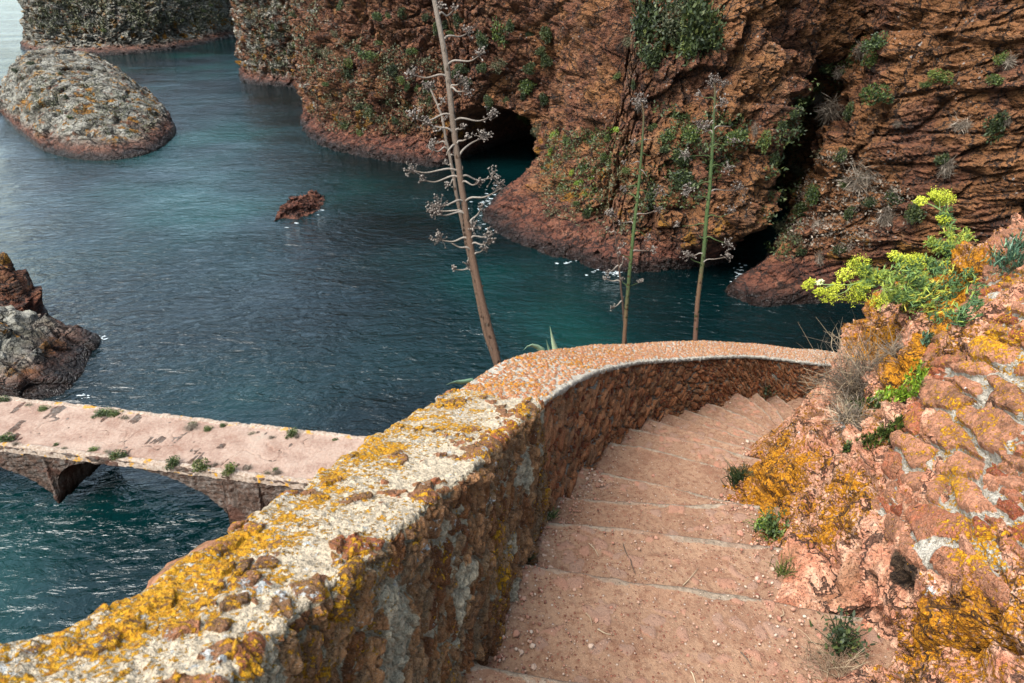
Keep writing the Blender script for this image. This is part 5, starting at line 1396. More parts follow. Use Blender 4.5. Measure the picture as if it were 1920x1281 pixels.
def seed_head(c, r, out, rng, n=26, fine=1.0):
    b = MB()
    c = np.asarray(c, float); out = out / (np.linalg.norm(out) + 1e-9)
    hubs = [c - out * r * 0.9 + rng.normal(size=3) * r * 0.10 for _ in range(4)]
    for h in hubs:
        b.tube([c - out * r * 1.25, h], [0.010 * fine, 0.006 * fine], 4, 0.45)
    for i in range(n):
        h = hubs[int(rng.integers(0, 4))]
        d = rng.normal(size=3) * 0.75 + out * 0.7 + np.array((0, 0, 0.55)); d /= np.linalg.norm(d)
        L = r * rng.uniform(0.5, 1.5)
        e = h + d * L
        mid = h + d * L * 0.5 + rng.normal(size=3) * r * 0.07
        t = rng.uniform(0.3, 0.6)
        b.tube([h, mid, e], [0.0055 * fine, 0.0035 * fine], 3, t, cap=False)
        for _ in range(3):
            q = e + rng.normal(size=3) * r * 0.10
            b.tube([e, q], [0.003 * fine, 0.003 * fine], 3, t, cap=False)
            b.blob(q, 0.013 * fine * rng.uniform(0.7, 1.5), rng.uniform(0.25, 0.95))
    return b

def agave(name, label, cat, pts, t0, r0, r1, branches, mat, seed, toneline, fine=1.0, mast=None, top=None, base_drop=2.5):
    """a flowering stalk: pts along the stalk in photo px at axis depth t0; branches (attach, mid, tip, head radius px)"""
    rng = np.random.default_rng(seed)
    P = [at_t(x, y, t0) for x, y in pts]
    # carry the stalk down to the slope it stands on
    d = P[0] - P[1]; d /= np.linalg.norm(d)
    q = P[0].copy(); k = 0
    while q[2] > hill_z(q[0], q[1]) - 0.1 and k < 200: q = q + d * 0.1; k += 1
    P = [q] + P
    C = catmull(np.array(P), 90)
    root = empty(name, tuple(q)); tag(root, label, cat, 'agave flower stalks behind the parapet')
    b = MB()
    jit = np.cumsum(rng.normal(size=(90, 3)) * 0.0025, axis=0) * 0.5
    b.tube(C + jit, [r0, r0 * 0.93, r0 * 0.82, (r0 + r1) * 0.5, r1], 12, toneline)
    # bract scars along the stalk
    for i in range(60):
        u = rng.uniform(0.05, 0.85); j = int(u * 89); a = rng.uniform(0, 6.28)
        rr = np.interp(u, [0, 1], [r0, r1])
        o = np.array((math.cos(a), math.sin(a), 0)) * rr * 0.95
        b.blade(C[j] + o, C[j] + o * 1.35 + np.array((0, 0, 0.07 * fine)), 0.035 * fine, 0, rng.uniform(0.1, 0.7), 2, side=(-math.sin(a), math.cos(a), 0))
    b.build('stalk', mat, root, origin=q)
    yy = [project(c)[1] for c in C]; order = np.argsort(yy)
    for (ax, ay, mx, my, tx, ty, hr) in branches:
        i = int(np.argmin(np.abs(np.array(yy) - ay)))
        A = C[i]
        side = tx - ax
        Lm = math.hypot(tx - ax, ty - ay) / FPX * t0
        dt = rng.uniform(-0.6, 0.6) * Lm / 1.0
        Mm = at_t(mx, my, t0 + dt * 0.55); T = at_t(tx, ty, t0 + dt)
        c1 = A + (Mm - A) * 0.35 + np.array((0, 0, 0.04))
        path = catmull(np.array([A, c1, Mm, Mm + (T - Mm) * 0.6]), 14)
        bb = MB()
        rb = (0.017 if mat is M_DEAD else 0.013) * fine
        tb = (0.7, 0.85, 0.75, 0.55) if mat is M_DEAD else (0.85, 0.8, 0.6, 0.5)
        bb.tube(path, [rb, rb * 0.8, rb * 0.66, rb * 0.5], 6, tb)
        bo = bb.build('branch', mat if mat is M_DEAD else (M_GRN if rng.uniform() < 0.6 else M_DEAD), root, origin=q)
        if hr > 0:
            out = T - Mm
            h = seed_head(T, hr / FPX * t0 * 0.8, out, rng, n=int(9 + hr * 0.6), fine=fine * 0.85)
            h.build('seed_head', M_HEAD, bo, origin=q)
    if top:
        tx, ty, hr = top
        h = seed_head(at_t(tx, ty, t0), hr / FPX * t0, np.array((0, 0, 1.0)), rng, n=40, fine=fine)
        h.build('seed_head', M_HEAD, root, origin=q)
    return root

BIG = [(824,32,838,30,855,16,10),(821,19,826,17,833,9,9),(832,70,862,69,884,60,14),(841,122,880,115,907,101,14),(831,148,800,146,765,139,16),(842,164,858,172,882,170,16),(843,172,856,160,873,148,18),
       (838,211,802,227,765,221,20),(851,232,895,227,930,218,20),(843,250,815,238,795,229,14),(861,292,885,268,916,254,18),(845,274,840,284,836,296,0),(857,269,868,264,880,259,10),(855,248,862,243,872,239,9),
       (853,323,800,324,764,319,16),(848,334,818,341,790,339,10),(866,334,895,338,935,332,18),(869,346,885,347,902,343,12),(876,383,908,370,946,352,20),(863,375,840,384,812,392,22),(866,406,840,396,808,396,22),
       (865,405,836,404,806,400,12),(884,421,894,404,906,386,11),(880,432,886,430,892,436,16),(887,449,905,445,925,438,14),(876,454,850,453,816,450,18),(879,477,862,464,838,452,0),(891,465,903,459,924,450,13),(894,480,900,473,910,465,9)]
agave('agave_stalk', 'tall dead agave flower stalk with pale curling branches, largest of the four', 'agave',
      [(935, 690), (926, 650), (906, 575), (886, 480), (874, 400), (863, 330), (851, 240), (839, 130), (828, 60), (812, -25), (797, -110)],
      9.2, 0.053, 0.027, BIG, M_DEAD, 21, (0.12, 0.2, 0.2, 0.28, 0.5, 0.62, 0.7))
agave('agave_stalk', 'thin brown agave flower stalk leaning close behind the tallest one', 'agave',
      [(932, 690), (908, 618), (894, 552), (884, 503), (874, 457), (866, 418), (856, 372), (848, 323), (839, 280), (834, 262), (828, 225), (820, 201), (804, 164)],
      9.9, 0.040, 0.013,
      [(822,203,827,196,833,186,8),(830,230,834,226,838,219,7),(831,250,822,246,812,240,9),(834,270,822,268,805,272,12),(838,284,822,284,804,279,11),(850,336,845,345,838,352,8),(846,318,842,310,834,304,8),
       (883,508,868,506,848,506,9),(880,486,877,494,874,500,9),(842,300,852,292,862,286,10)],
      M_DEAD, 22, (0.1, 0.15, 0.3, 0.5, 0.7), fine=0.9, top=(802, 158, 12))
agave('agave_stalk', 'slender green agave flower stalk, left of the two green ones', 'agave',
      [(1171, 628), (1175, 572), (1182, 486), (1188, 422), (1197, 349), (1203, 280), (1206, 220), (1203, 192)], 12.5, 0.042, 0.014,
      [(1205,265,1215,262,1230,263,0),(1201,272,1193,269,1184,266,6),(1204,294,1212,291,1226,294,0),(1197,310,1185,307,1168,305,6),(1203,322,1208,324,1213,333,0),(1193,352,1180,350,1164,354,6),
       (1191,376,1182,365,1168,360,6),(1198,362,1215,361,1242,366,13),(1195,406,1210,401,1238,393,10),(1186,420,1176,417,1160,418,5),(1192,435,1202,436,1218,450,7),(1186,472,1200,470,1228,471,9),
       (1182,487,1172,480,1158,477,6),(1171,535,1182,536,1204,528,7),(1170,540,1168,530,1166,522,5)],
      M_GRN, 23, (0.1, 0.1, 0.15, 0.25, 0.55, 0.75, 0.75, 0.6, 0.3), top=(1201, 183, 15))
agave('agave_stalk', 'short dark withered agave flower stalk, beside the left green one', 'agave',
      [(1169, 590), (1164, 529), (1160, 486), (1154, 435), (1148, 402)], 12.7, 0.026, 0.010,
      [(1160,529,1148,527,1130,521,8),(1165,565,1158,572,1146,580,7),(1158,500,1150,506,1138,512,5),(1161,506,1166,496,1170,484,5),(1155,470,1162,466,1172,460,7),(1152,438,1146,436,1138,430,6)],
      M_DEAD, 24, (0.0, 0.0, 0.05, 0.1), top=(1146, 398, 9))
agave('agave_stalk', 'green agave flower stalk with a bare brown foot, right of the two green ones', 'agave',
      [(1304, 621), (1308, 563), (1315, 512), (1321, 465), (1326, 400), (1331, 357), (1335, 293), (1338, 229), (1340, 177), (1337, 150)], 12.0, 0.045, 0.016,
      [(1338,183,1346,170,1360,158,12),(1336,190,1324,184,1308,177,11),(1340,204,1350,198,1362,193,13),(1336,255,1326,245,1308,234,18),(1342,240,1356,237,1380,238,0),(1340,277,1356,273,1382,264,12),
       (1331,296,1312,292,1280,294,14),(1340,311,1352,311,1372,320,13),(1329,345,1312,345,1286,358,14),(1325,375,1308,369,1282,366,10),(1337,358,1356,357,1394,357,18),(1332,410,1350,407,1378,396,14),
       (1319,426,1300,423,1266,425,8),(1319,452,1314,446,1310,438,0),(1329,447,1342,450,1374,461,14),(1315,475,1300,480,1282,482,13),(1313,500,1302,490,1292,483,0),(1323,490,1340,486,1370,481,12),(1333,228,1328,236,1322,246,12)],
      M_GRN, 25, (0.05, 0.1, 0.1, 0.15, 0.3, 0.65, 0.75, 0.7, 0.6, 0.3), top=(1336, 148, 15))

# agave rosettes whose tips show over the parapet
M_AGL = mat_leaf('agave_leaf', [(0.06, 0.13, 0.07), (0.11, 0.20, 0.12), (0.18, 0.29, 0.18), (0.30, 0.36, 0.22)], 0.45, 0.4)
def agave_plant(label, leaves, t, base_px, seed):
    B = at_t(*base_px, t + 0.4)
    B[2] -= 0.5
    root = empty('agave_plant', tuple(B)); tag(root, label, 'agave', 'agave rosettes behind the parapet')
    rng = np.random.default_rng(seed)
    for pts, w in leaves:
        P = [at_t(x, y, t + 0.1 * i) for i, (x, y) in enumerate(pts)]
        C = catmull(np.array([B] + P[::-1]), 16)
        T = np.gradient(C, axis=0); sd = np.cross(T, (0.15, -1.0, 0.2)); sd /= np.linalg.norm(sd, axis=1, keepdims=True)
        nr = np.cross(sd, T); nr /= np.linalg.norm(nr, axis=1, keepdims=True)
        u = np.linspace(0, 1, 16)
        ww = (w * 1.9 * np.clip(1 - u ** 2.2, 0.02, 1) * (0.6 + 0.4 * np.sin(u * 3.1)))[:, None]
        rows = np.stack([C + sd * ww * 0.5, C + sd * ww * 0.25 - nr * ww * 0.10, C - nr * ww * 0.14, C - sd * ww * 0.25 - nr * ww * 0.10, C - sd * ww * 0.5, C - nr * ww * -0.02], 1)
        b = MB()
        k = 6
        i, j = np.meshgrid(np.arange(15), np.arange(k), indexing='ij')
        F = np.stack((i * k + j, i * k + (j + 1) % k, (i + 1) * k + (j + 1) % k, (i + 1) * k + j), -1).reshape(-1, 4)
        b.add(rows.reshape(-1, 3), F, np.repeat(0.45 + 0.3 * rng.uniform() + 0.2 * u, k))
        b.build('leaf', M_AGL, root, origin=B)
agave_plant('pale green agave leaves poking over the parapet between two stalks',
            [([(1031, 611), (1037, 640), (1046, 672), (1056, 700)], 0.085), ([(1024, 636), (1028, 652), (1034, 680)], 0.06), ([(981, 657), (992, 648), (1006, 650), (1018, 668)], 0.075),
             ([(1070, 665), (1062, 672), (1056, 690)], 0.06), ([(1000, 690), (1015, 688), (1030, 700)], 0.06)], 6.4, (1040, 735), 31)
agave_plant('single grey green agave leaf tip showing over the wall beside the tall dead stalk',
            [([(836, 722), (850, 717), (868, 717), (890, 730)], 0.06), ([(880, 745), (900, 742), (915, 760)], 0.06)], 4.6, (905, 775), 32)

# ------------------------------------------------------------------ samphire on the rock
bpy.context.view_layer.update()
DG = bpy.context.evaluated_depsgraph_get()
def mat_flower(name, stops):
    return mat_leaf(name, stops, 0.7, 0.2)
M_UMB = mat_flower('umbel_flowers', [(0.16, 0.20, 0.012), (0.30, 0.34, 0.02), (0.48, 0.50, 0.035), (0.66, 0.66, 0.10)])
M_UMW = mat_flower('pale_umbel_flowers', [(0.30, 0.34, 0.08), (0.50, 0.54, 0.20), (0.70, 0.72, 0.45), (0.8, 0.8, 0.6)])
M_STEM = mat_leaf('samphire_stem', [(0.06, 0.10, 0.04), (0.13, 0.19, 0.06), (0.22, 0.28, 0.08), (0.36, 0.34, 0.10)])
M_SLF = mat_leaf('samphire_leaf', [(0.035, 0.080, 0.030), (0.09, 0.16, 0.05), (0.22, 0.29, 0.04), (0.42, 0.40, 0.05), (0.5, 0.28, 0.06)])

def umbel(c, r, rng, axis=(0, 0, 1.0), flat=0.5, n=None, anchor=None):
    """a compound umbel: rays fanning from an anchor to a dome of tiny flower knots"""
    b = MB(); c = np.asarray(c, float); ax = np.asarray(axis, float); ax /= np.linalg.norm(ax)
    a0 = c - ax * r * 0.95 if anchor is None else np.asarray(anchor, float)
    u = np.cross(ax, (0.3, 0.9, 0.1)); u /= np.linalg.norm(u); v = np.cross(ax, u)
    n = n or int(10 + r * 420)
    g = 2.39996
    for i in range(n):
        rr = math.sqrt((i + 0.5) / n); th = i * g + rng.uniform(-0.3, 0.3)
        p = c + (u * math.cos(th) + v * math.sin(th)) * r * rr + ax * r * flat * (1 - rr * rr) + rng.normal(size=3) * r * 0.05
        b.tube([a0, a0 * 0.4 + p * 0.6 + ax * r * -0.05, p], [0.0016, 0.0011], 3, 0.25, cap=False)
        for _ in range(9):
            q = p + rng.normal(size=3) * r * 0.11
            b.blob(q, rng.uniform(0.0022, 0.0042), float(np.clip(rng.normal(0.55, 0.25), 0, 1)))
    return b
def stem_curve(pts, t, dts=None):
    P = [at_t(x, y, t + (0 if dts is None else dts[i])) for i, (x, y) in enumerate(pts)]
    return catmull(np.array(P), 5 * len(P) + 4)
def samphire():
    rng = np.random.default_rng(77)
    T0 = 4.55
    base = at_t(1735, 560, 4.75)
    root = empty('samphire_plant', tuple(base))
    tag(root, 'large sprawling samphire with yellow umbels and fleshy leaves on top of the rock bank', 'plant')
    stems = [
        ([(1760, 585), (1770, 545), (1777, 504), (1781, 470), (1780, 445), (1777, 420), (1774, 402), (1761, 393), (1745, 384), (1731, 380)], 0.0075, 0.0),
        ([(1775, 405), (1777, 392), (1777, 378), (1778, 371)], 0.0042, 0.0), ([(1762, 394), (1762, 384), (1761, 375)], 0.0036, 0.0),
        ([(1760, 575), (1745, 548), (1715, 529), (1686, 525), (1655, 520), (1630, 522), (1597, 534), (1583, 534), (1550, 534), (1527, 533)], 0.0065, -0.15),
        ([(1597, 534), (1588, 545), (1575, 551), (1562, 556)], 0.0034, -0.15), ([(1597, 533), (1590, 525), (1585, 520)], 0.0034, -0.15), ([(1630, 522), (1620, 512), (1613, 504)], 0.0038, -0.15),
        ([(1640, 522), (1625, 535), (1612, 548)], 0.0038, -0.15), ([(1583, 534), (1574, 537), (1569, 539)], 0.003, -0.15), ([(1560, 534), (1548, 540), (1540, 546)], 0.003, -0.15),
        ([(1745, 560), (1728, 530), (1705, 510), (1690, 500), (1679, 487)], 0.005, 0.0), ([(1735, 545), (1725, 520), (1722, 505), (1722, 494)], 0.005, 0.05), ([(1720, 525), (1708, 508), (1702, 495)], 0.004, 0.0),
        ([(1755, 575), (1720, 560), (1690, 560), (1668, 562), (1652, 566)], 0.005, -0.15), ([(1740, 560), (1700, 553), (1675, 549), (1664, 545)], 0.004, -0.1),
        ([(1762, 575), (1775, 540), (1790, 515), (1805, 495), (1812, 478)], 0.005, 0.1), ([(1765, 590), (1790, 570), (1808, 555), (1822, 540)], 0.005, 0.0),
        ([(1762, 590), (1780, 600), (1795, 612), (1806, 622)], 0.005, -0.15), ([(1758, 585), (1750, 600), (1742, 612), (1738, 618)], 0.004, -0.15),
        ([(1781, 470), (1765, 470), (1752, 462), (1742, 452)], 0.0045, 0.0), ([(1781, 478), (1796, 468), (1806, 452), (1812, 440)], 0.0045, 0.0), ([(1770, 545), (1758, 520), (1748, 500), (1742, 485)], 0.0045, 0.0)]
    curves = []
    for pts, r, dt in stems:
        C = stem_curve(pts, T0 + dt); curves.append(C)
        b = MB(); b.tube(C, [r, r * 0.55], 6, (0.35, 0.6)); b.build('stem', M_STEM, root, origin=base)
    umb = [(1768, 369, 24, 0.25, 1, 0), (1727, 378, 13, 0.4, 0, 0), (1769, 412, 13, 0.5, 0, 0), (1517, 534, 13, 0.5, 0, -.15), (1537, 548, 11, 0.6, 0, -.15), (1557, 555, 18, 0.6, 0, -.15), (1569, 539, 12, 0.6, 0, -.15),
           (1585, 517, 15, 0.7, 0, -.15), (1611, 500, 21, 0.9, 0, -.15), (1609, 551, 25, 0.7, 0, -.15), (1622, 535, 15, 0.7, 0, -.12), (1678, 481, 13, 0.5, 0, 0), (1701, 489, 16, 0.6, 0, 0), (1724, 490, 18, 0.6, 0, 0.05),
           (1663, 543, 9, 0.5, 1, -.1), (1649, 566, 16, 0.6, 0, -.15), (1537, 530, 7, 0.5, 1, -.15), (1775, 498, 12, 0.6, 0, 0), (1640, 520, 14, 0.6, 0, -.15), (1752, 366, 12, 0.3, 0, 0)]
    for (x, y, r, fl, pale, dt) in umb:
        c = at_t(x, y, T0 + dt)
        left = x < 1650 and y > 400
        ax = np.array((-0.5 if left else 0.0, -0.25, 0.75)) + rng.normal(size=3) * 0.12
        ub = umbel(c, r / FPX * T0, rng, ax, fl)
        ub.build('flower_head', M_UMW if pale and r < 16 else M_UMB, root, origin=base)
    # fleshy forked leaves in tufts along the stems
    b = MB()
    def tuft(c, n, size, tone, up):
        for _ in range(n):
            d = rng.normal(size=3) * 0.6 + up; d /= np.linalg.norm(d)
            L = size * rng.uniform(0.6, 1.3); tn = float(np.clip(tone + rng.normal() * 0.12, 0, 1))
            q = c + rng.normal(size=3) * size * 0.35; m_ = q + d * L * 0.5
            b.tube([q, m_, q + d * L + np.array((0, 0, 0.006))], [0.0022, 0.0036, 0.001], 4, tn, cap=False)
            for sgn in (-1, 1):
                e = np.cross(d, (0.2 * sgn, 1, 0.3)) * sgn * 0.55 + d; e /= np.linalg.norm(e)
                b.tube([m_, m_ + e * L * 0.28, m_ + e * L * 0.5], [0.0018, 0.003, 0.0008], 4, tn, cap=False)
    for ci, C in enumerate(curves):
        L = len(C)
        for k in range(2, L - 1):
            px, py = project(C[k])
            if ci in (0,) and py < 395: continue
            if ci == 3 and px < 1640: continue
            if ci in (1, 2, 4, 5, 8, 9): continue
            tone = 0.30 if px > 1745 and py > 500 else 0.45 if px > 1690 else 0.52
            if py < 470 and px > 1735: tone = 0.62 if py > 425 else 0.4
            tuft(C[k], 9 if ci else 7, 0.040, tone, np.array((0.0, -0.2, 0.6)))
    for _ in range(170):
        x = rng.uniform(1632, 1835); y = rng.uniform(500, 612)
        if not in_poly(np.array([x]), np.array([y]), [(1632, 520), (1680, 500), (1760, 495), (1830, 520), (1832, 575), (1800, 612), (1745, 612), (1690, 575), (1650, 560)])[0]: continue
        r = cast(x, y)
        t = T0 + rng.uniform(-0.25, 0.1)
        if r is not None and r[3].name.startswith(('rock', 'rubble')): t = min(t, r[2] - 0.03)
        tone = 0.32 if x > 1745 else 0.5 if x > 1700 else 0.6
        if rng.uniform() < 0.12: tone = 0.85
        tuft(at_t(x, y, t), 8, 0.042, tone, np.array((-0.25 if x < 1700 else 0.05, -0.35, 0.45)))
    b.build('leaves', M_SLF, root, origin=base)
samphire()

# ------------------------------------------------------------------ small plants rooted on the near rock and beside the steps
def ground_at(x, y, names=('rock', 'rubble', 'step', 'parapet', 'wall', 'coping', 'hill')):
    r = cast(x, y)
    return r
def succulent(name, label, cat, spots, kind, leaf, n, seed, spread, up=0.6, lw=0.006, group=None):
    """a patch of fleshy upright shoots rooted at several photo points"""
    rng = np.random.default_rng(seed); b = MB(); org = None
    for (x, y) in spots:
        r = ground_at(x, y)
        if r is None: continue
        loc = np.array(r[0]); nor = np.array(r[1])
        if org is None: org = loc
        for _ in range(n):
            q = loc + rng.normal(size=3) * spread * (1 - 0.6 * np.abs(nor)) + nor * rng.uniform(0, leaf * 0.6)
            d0 = rng.normal(size=3) * 0.5 + np.array((0, 0, up)) + nor * 0.4
            for _k in range(5):
                d = d0 + rng.normal(size=3) * 0.45; d /= np.linalg.norm(d); L = leaf * rng.uniform(0.6, 1.2)
                b.blade(q, q + d * L, lw * rng.uniform(0.8, 1.4), 0.02, float(np.clip(rng.normal(0.5, 0.2), 0, 1)), 3)
    o = b.build(name, ML[kind], origin=org)
    o.location = org
    return tag(o, label, cat, group)
succulent('succulent_patch', 'bright yellow green stonecrop in a crack of the bank, upper strip', 'plant', [(1648, 750), (1662, 748), (1678, 745), (1690, 740), (1702, 742), (1716, 722), (1728, 712), (1736, 702), (1724, 730)], 'bright', 0.030, 34, 41, 0.032, group='green cushions on the rock bank')
succulent('succulent_patch', 'green stonecrop cushion at the foot of the dry bush', 'plant', [(1596, 760), (1606, 768), (1618, 765), (1632, 762), (1600, 780), (1612, 778)], 'green', 0.032, 38, 42, 0.03, group='green cushions on the rock bank')
succulent('succulent_patch', 'dark green trailing cushion under the rock ledge near the mortared slabs', 'plant', [(1652, 815), (1664, 812), (1678, 806), (1690, 800), (1640, 822), (1624, 826)], 'green', 0.028, 34, 43, 0.024, group='green cushions on the rock bank')
succulent('succulent_patch', 'tiny green sprig on the orange lichen boulder', 'plant', [(1588, 848), (1593, 842)], 'green', 0.022, 22, 44, 0.014, group='green cushions on the rock bank')
succulent('samphire_tuft', 'blue green samphire tuft at the right edge on orange lichen', 'plant', [(1895, 492), (1908, 478), (1915, 496), (1902, 505), (1880, 500), (1918, 465)], 'blue', 0.055, 34, 45, 0.05, group='green cushions on the rock bank')
succulent('samphire_tuft', 'small green sprig hanging below the big samphire', 'plant', [(1738, 634), (1744, 640), (1732, 646)], 'blue', 0.045, 12, 46, 0.02, group='green cushions on the rock bank')
def tuft(label, x, y, w, h, kind, n, seed, blade=0.0035, lean=0.35, name='grass_tuft', cat='grass tuft', group='tufts growing beside the steps'):
    r = ground_at(x, y)
    if r is None: return
    rng = np.random.default_rng(seed)
    dep = r[2]; W = w / FPX * dep; H = h / FPX * dep
    loc = np.array(r[0]); b = MB()
    for _ in range(n):
        q = loc + np.array((rng.normal() * W * 0.22, rng.normal() * W * 0.22, -0.01))
        d = np.array((rng.normal() * lean, rng.normal() * lean, 1.0)); d /= np.linalg.norm(d)
        L = H * rng.uniform(0.5, 1.15)
        bend = np.array((rng.normal(), rng.normal(), -0.4)) * L * 0.22
        P = [q, q + d * L * 0.5, q + d * L + bend]
        b.tube(catmull(np.array(P), 5), [blade, blade * 0.8, blade * 0.2], 3, float(np.clip(rng.normal(0.5, 0.22), 0, 1)), cap=False)
    o = b.build(name, ML[kind], origin=loc); o.location = loc
    return tag(o, label, cat, group)
def leafy(label, x, y, w, h, kind, n, seed, lf=0.02, lw=0.012, name='plant', cat='plant', group='tufts growing beside the steps'):
    r = ground_at(x, y)
    if r is None: return
    rng = np.random.default_rng(seed); dep = r[2]; W = w / FPX * dep; H = h / FPX * dep
    loc = np.array(r[0]); b = MB()
    for _ in range(n):
        d = rng.normal(size=3) * np.array((W, W, H)) * 0.3 + np.array((0, 0, H * 0.35)); d[2] = abs(d[2])
        q = loc + d
        if rng.uniform() < 0.3: b.tube([loc, loc * 0.5 + q * 0.5 + rng.normal(size=3) * 0.004, q], [0.002, 0.0012], 3, 0.3, cap=False)
        a = rng.normal(size=3); a[2] = abs(a[2]) * 0.6; a /= np.linalg.norm(a)
        b.blade(q, q + a * lf * rng.uniform(0.6, 1.3), lw * rng.uniform(0.6, 1.2), 0.05, float(np.clip(rng.normal(0.45, 0.22), 0, 1)), 3)
    o = b.build(name, ML[kind], origin=loc); o.location = loc
    return tag(o, label, cat, group)
# dry bush where the parapet meets the rock
def dry_bush(label, x, y, w, h, n, seed, kinds=('dry', 'straw')):
    r = ground_at(x, y); rng = np.random.default_rng(seed)
    loc = np.array(r[0]) + np.array((0, 0.0, 0.0)); dep = r[2]; W = w / FPX * dep; H = h / FPX * dep
    root = empty('dry_bush', tuple(loc)); tag(root, label, 'bush', 'dry grassy bushes on the rock bank')
    for kind, k in ((kinds[0], int(n * 0.7)), (kinds[1], int(n * 0.3))):
        b = MB()
        for _ in range(k):
            a = rng.uniform(0, 6.283); e = rng.uniform(0.05, 1.35)
            d = np.array((math.cos(a) * math.cos(e), math.sin(a) * math.cos(e) - 0.15, math.sin(e)))
            L = (W * 0.55 * math.cos(e) + H * math.sin(e)) * rng.uniform(0.45, 1.1)
            q = loc + rng.normal(size=3) * np.array((W, W, H)) * 0.07
            m1 = q + d * L * 0.5 + rng.normal(size=3) * L * 0.10; e1 = q + d * L + rng.normal(size=3) * L * 0.16 - np.array((0, 0, L * 0.08))
            C = catmull(np.array([q, m1, e1]), 6)
            b.tube(C, [0.0024, 0.0017, 0.0008], 3, float(np.clip(rng.normal(0.5, 0.25), 0, 1)), cap=False)
            for _j in range(2):
                s0 = C[int(rng.integers(2, 5))]; b.tube([s0, s0 + (d * 0.5 + rng.normal(size=3) * 0.5) * L * 0.28], [0.0013, 0.0006], 3, float(rng.uniform(0.2, 0.8)), cap=False)
        b.build('stems', ML[kind], root, origin=loc)
dry_bush('dry brown wiry bush where the curved parapet meets the rock', 1612, 742, 150, 118, 520, 51)
dry_bush('small low tuft of dry stems left of the green stonecrop', 1588, 792, 95, 36, 170, 52)
dry_bush('thin brown stems creeping over the rock right of the wiry bush', 1680, 672, 90, 34, 110, 53)
tuft('dark green spiky tuft against the lichen boulder beside the curved steps', 1384, 905, 26, 46, 'dark', 200, 61, 0.0028, 0.45)
leafy('leafy green tuft with a yellow head beside the fourth visible step', 1448, 1000, 56, 44, 'green', 420, 62, 0.022, 0.009)
leafy('yellow green flower cluster above the leafy tuft beside the steps', 1430, 985, 24, 14, 'bright', 160, 63, 0.010, 0.007)
tuft('thin green grass on the step edge below the leafy tuft', 1466, 1075, 30, 46, 'green', 60, 64, 0.0016, 0.5)
leafy('dark green broad-leaved weed at the lower right corner of the nearest step', 1574, 1215, 60, 70, 'dark', 260, 65, 0.019, 0.010)
tuft('dry straw and grass heaped at the lower right of the nearest step', 1570, 1262, 120, 60, 'straw', 300, 66, 0.0012, 1.3)
tuft('small green grass tuft where the two parapets join the steps', 1032, 966, 26, 22, 'green', 80, 67, 0.002, 0.7)
tuft('tiny weed at the foot of the old parapet', 990, 1046, 16, 16, 'dark', 40, 68, 0.002, 0.8)
leafy('dark weed low on the curved parapet above the far steps', 1433, 738, 26, 22, 'dark', 160, 69, 0.03, 0.012)
tuft('lone dry grass stalk with a seed head on the skyline of the rock bank', 1815, 486, 8, 66, 'straw', 3, 71, 0.0022, 0.05)
tuft('two bare dry stalks at the top right of the rock bank', 1903, 462, 24, 46, 'straw', 4, 72, 0.0018, 0.5)
leafy('dry brown flower head peeping over the curved coping near the rock', 1548, 642, 12, 14, 'straw', 50, 73, 0.014, 0.01)

# ------------------------------------------------------------------ grit, stones and straws on the steps
def mat_pebble():
    m = M('pebble_stone')
    V = m.geo(); n = m.noise(90, 4, 0.7, vec=V)
    rnd = m.t.nodes.new('ShaderNodeObjectInfo').outputs['Random']
    f = m.math('ADD', m.math('MULTIPLY', m.attr('tone'), 0.8), m.math('MULTIPLY', n, 0.35))
    col = m.ramp(f, [(0.15, (0.16, 0.06, 0.04)), (0.4, (0.33, 0.15, 0.10)), (0.7, (0.38, 0.22, 0.15)), (1.0, (0.46, 0.36, 0.28))])
    return m.done(m.grade(col, 1.0, 0.7), 0.9, m.bump(n, 0.004, 1.0), 0.2)
M_PEB = mat_pebble()
ICO_V = None
def ico():
    t = (1 + 5 ** 0.5) / 2
    V = np.array([(-1, t, 0), (1, t, 0), (-1, -t, 0), (1, -t, 0), (0, -1, t), (0, 1, t), (0, -1, -t), (0, 1, -t), (t, 0, -1), (t, 0, 1), (-t, 0, -1), (-t, 0, 1)], float)
    V /= np.linalg.norm(V[0])
    F = np.array([(0, 11, 5), (0, 5, 1), (0, 1, 7), (0, 7, 10), (0, 10, 11), (1, 5, 9), (5, 11, 4), (11, 10, 2), (10, 7, 6), (7, 1, 8), (3, 9, 4), (3, 4, 2), (3, 2, 6), (3, 6, 8), (3, 8, 9), (4, 9, 5), (2, 4, 11), (6, 2, 10), (8, 6, 7), (9, 8, 1)])
    return V, F
IV, IF = ico()
